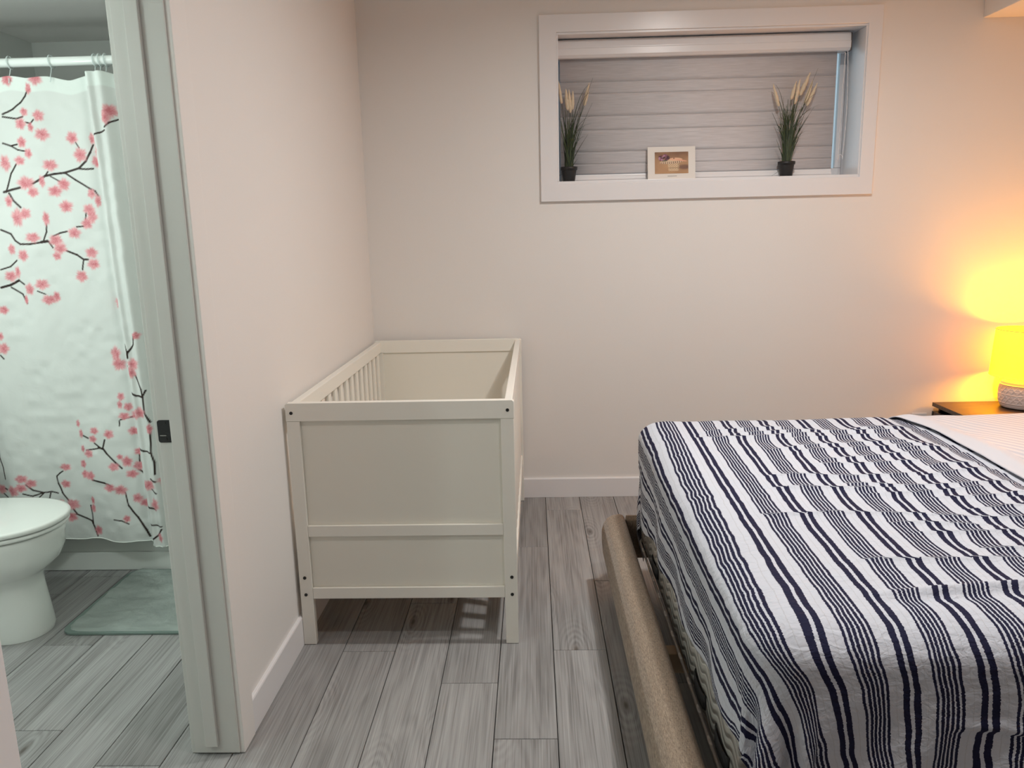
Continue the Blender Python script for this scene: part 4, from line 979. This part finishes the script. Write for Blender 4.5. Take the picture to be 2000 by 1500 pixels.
# ------------------------------------------------------------------ toilet
def toilet():
    xc, yc = -1.955, 2.555
    t = thing('toilet', 'white porcelain toilet with closed lid beside the bath mat', 'toilet', (-2.05, yc, 0))
    def loop(z, a, b, cx, back, n=56, p=2.15):
        L = []
        for i in range(n):
            q = 2*math.pi*i/n; c, s = math.cos(q), math.sin(q)
            if c >= 0: x = cx+a*abs(c)**(2/p); y = b*math.copysign(abs(s)**(2/p), s)
            else: x = cx-back*abs(c)**(2/4.5); y = b*math.copysign(abs(s)**(2/4.5), s) if False else b*math.copysign(abs(s)**(2/2.6), s)
            L.append((x, yc+y, z))
        return L
    rings = [(.001, .118, .106, -1.905, .40), (.02, .122, .108, -1.905, .40), (.10, .112, .104, -1.905, .40), (.18, .106, .104, -1.910, .40), (.215, .110, .112, -1.915, .36), (.240, .150, .140, -1.93, .33),
             (.275, .200, .172, -1.94, .30), (.32, .232, .193, -1.95, .28), (.365, .240, .201, -1.955, .27), (.392, .250, .206, -1.955, .27), (.398, .246, .203, -1.955, .27), (.400, .20, .16, -1.955, .2)]
    P = np.array([loop(z, a, b, cx, bk) for z, a, b, cx, bk in rings]).transpose(1, 0, 2)
    grid_mesh('bowl', P, M_porc, t, True, True)
    def slab(name, z0, z1, a, b, back, dome=0):
        rr = [(z0, a*.985, b*.985), (z0+.003, a, b), (z1-.006, a, b), (z1-.0015, a*.988, b*.985), (z1, a*.95, b*.94), (z1+dome, a*.5, b*.5), (z1+dome*1.2, a*.01, b*.01)]
        Q = np.array([loop(z, aa, bb, xc, back*aa/a) for z, aa, bb in rr]).transpose(1, 0, 2)
        return grid_mesh(name, Q, M_porc, t, True, True)
    slab('seat', .4030, .4190, .262, .213, .235); slab('lid', .4215, .4400, .268, .216, .235, .003)
    for y in (yc-.07, yc+.07): cyl('hinge', (-2.178, y-.02, .428), (-2.178, y+.02, .428), .012, .012, M_porc, t, 16)
    tk = rounded_slab('tank', XL+.004, -2.212, yc-.21, yc+.21, .36, .745, .03, .01, M_porc, t)
    rounded_slab('tank_lid', XL+.002, -2.200, yc-.22, yc+.22, .746, .782, .03, .008, M_porc, t)
    cyl('flush_button', (-2.30, yc, .782), (-2.30, yc, .788), .022, .021, mat('chrome', (.8, .8, .8), .12, metal=1), t, 24)
toilet()

# ------------------------------------------------------------------ bath mat
def bathmat():
    x0, x1, y0, y1, r = -1.735, -.985, 2.515, 3.052, .055
    t = thing('bath_mat', 'plush sage green bath mat on the floor before the bathtub', 'bath mat', ((x0+x1)/2, (y0+y1)/2, 0))
    n, k = 300, 220; A, B = np.meshgrid(np.linspace(-1, 1, n), np.linspace(-1, 1, k), indexing='ij')
    hx, hy_ = (x1-x0)/2-.008, (y1-y0)/2-.008
    # map the square grid onto a rounded rectangle
    def squish(a, b, hx, hy, r):
        X = a*hx; Y = b*hy; m = np.maximum(np.abs(a), np.abs(b)); cx, cy = hx-r, hy-r
        ox = np.maximum(np.abs(X)-cx*m, 0); oy = np.maximum(np.abs(Y)-cy*m, 0); rr_ = r*m; d = np.hypot(ox, oy); f = np.where(d > rr_, rr_/np.maximum(d, 1e-9), 1)
        X = np.sign(X)*(np.minimum(np.abs(X), cx*m)+ox*f); Y = np.sign(Y)*(np.minimum(np.abs(Y), cy*m)+oy*f); return X, Y, m
    X, Y, m_ = squish(A, B, hx, hy_, r)
    H = .019+.006*value_noise(X*16+3, Y*22+5, 61)+.0022*value_noise(X*50, Y*60, 62)+.0010*rng.uniform(-1, 1, X.shape)
    H = H*(1-.6*sstep(.955, 1, m_)); P = np.stack([X+(x0+x1)/2, Y+(y0+y1)/2, H], -1)
    grid_mesh('pile', P, M_mat, t)
    pts = []
    for cx, cy, a in ((x1-r, y1-r, 0), (x0+r, y1-r, 90), (x0+r, y0+r, 180), (x1-r, y0+r, 270)):
        for i in range(9): q = math.radians(a+i*90/8); pts.append((cx+r*math.cos(q), cy+r*math.sin(q)))
    prism('backing', pts, 'z', .001, .010, M_matb, t, bev=.002)
bathmat()

# ------------------------------------------------------------------ ceiling lights (above the frame)
def downlight(x, y, lab):
    t = thing('ceiling_light', lab, 'light', (x, y, CEIL))
    bm = bmesh.new(); n = 32
    rings = [(.088, -.0005), (.088, -.006), (.080, -.010), (.070, -.008), (.068, -.003)]
    V = [[bm.verts.new((r*math.cos(2*math.pi*i/n), r*math.sin(2*math.pi*i/n), z)) for i in range(n)] for r, z in rings]
    for A, B in zip(V, V[1:]):
        for i in range(n): bm.faces.new((A[i], A[(i+1) % n], B[(i+1) % n], B[i]))
    bm_link('trim_ring', bm, M_trim, t, True)
    cyl('diffuser', (x, y, CEIL-.007), (x, y, CEIL-.003), .067, .067, emit('led_diffuser', (1, .95, .9), 4), t, 32)
downlight(*MAINL, 'round white recessed ceiling light above the foot of the bed')
downlight(*FILL_L, 'added unseen recessed ceiling light filling the front of the crib')
bt = thing('bathroom_sconce', 'frosted globe wall lamp on the bathroom side wall above the toilet', 'wall lamp', (XL, BATHL[1], 1.60))
cyl('wall_plate', (XL+.0005, BATHL[1], 1.60), (XL+.018, BATHL[1], 1.60), .055, .055, M_trim, bt, 32)
cyl('arm', (XL+.0182, BATHL[1], 1.60), (BATHL[0]-.085, BATHL[1], 1.60), .009, .009, M_trim, bt, 16)
vb = thing('bath_fill_lamp', 'added unseen wall lamp brightening the bathroom from its near end', 'wall lamp', (-1.90, .42, 1.98))
cyl('wall_plate', (-1.90, .4205, 1.98), (-1.90, .44, 1.98), .055, .055, M_trim, vb, 32)
cyl('arm', (-1.90, .4402, 1.98), (-1.90, .545, 1.98), .009, .009, M_trim, vb, 16)
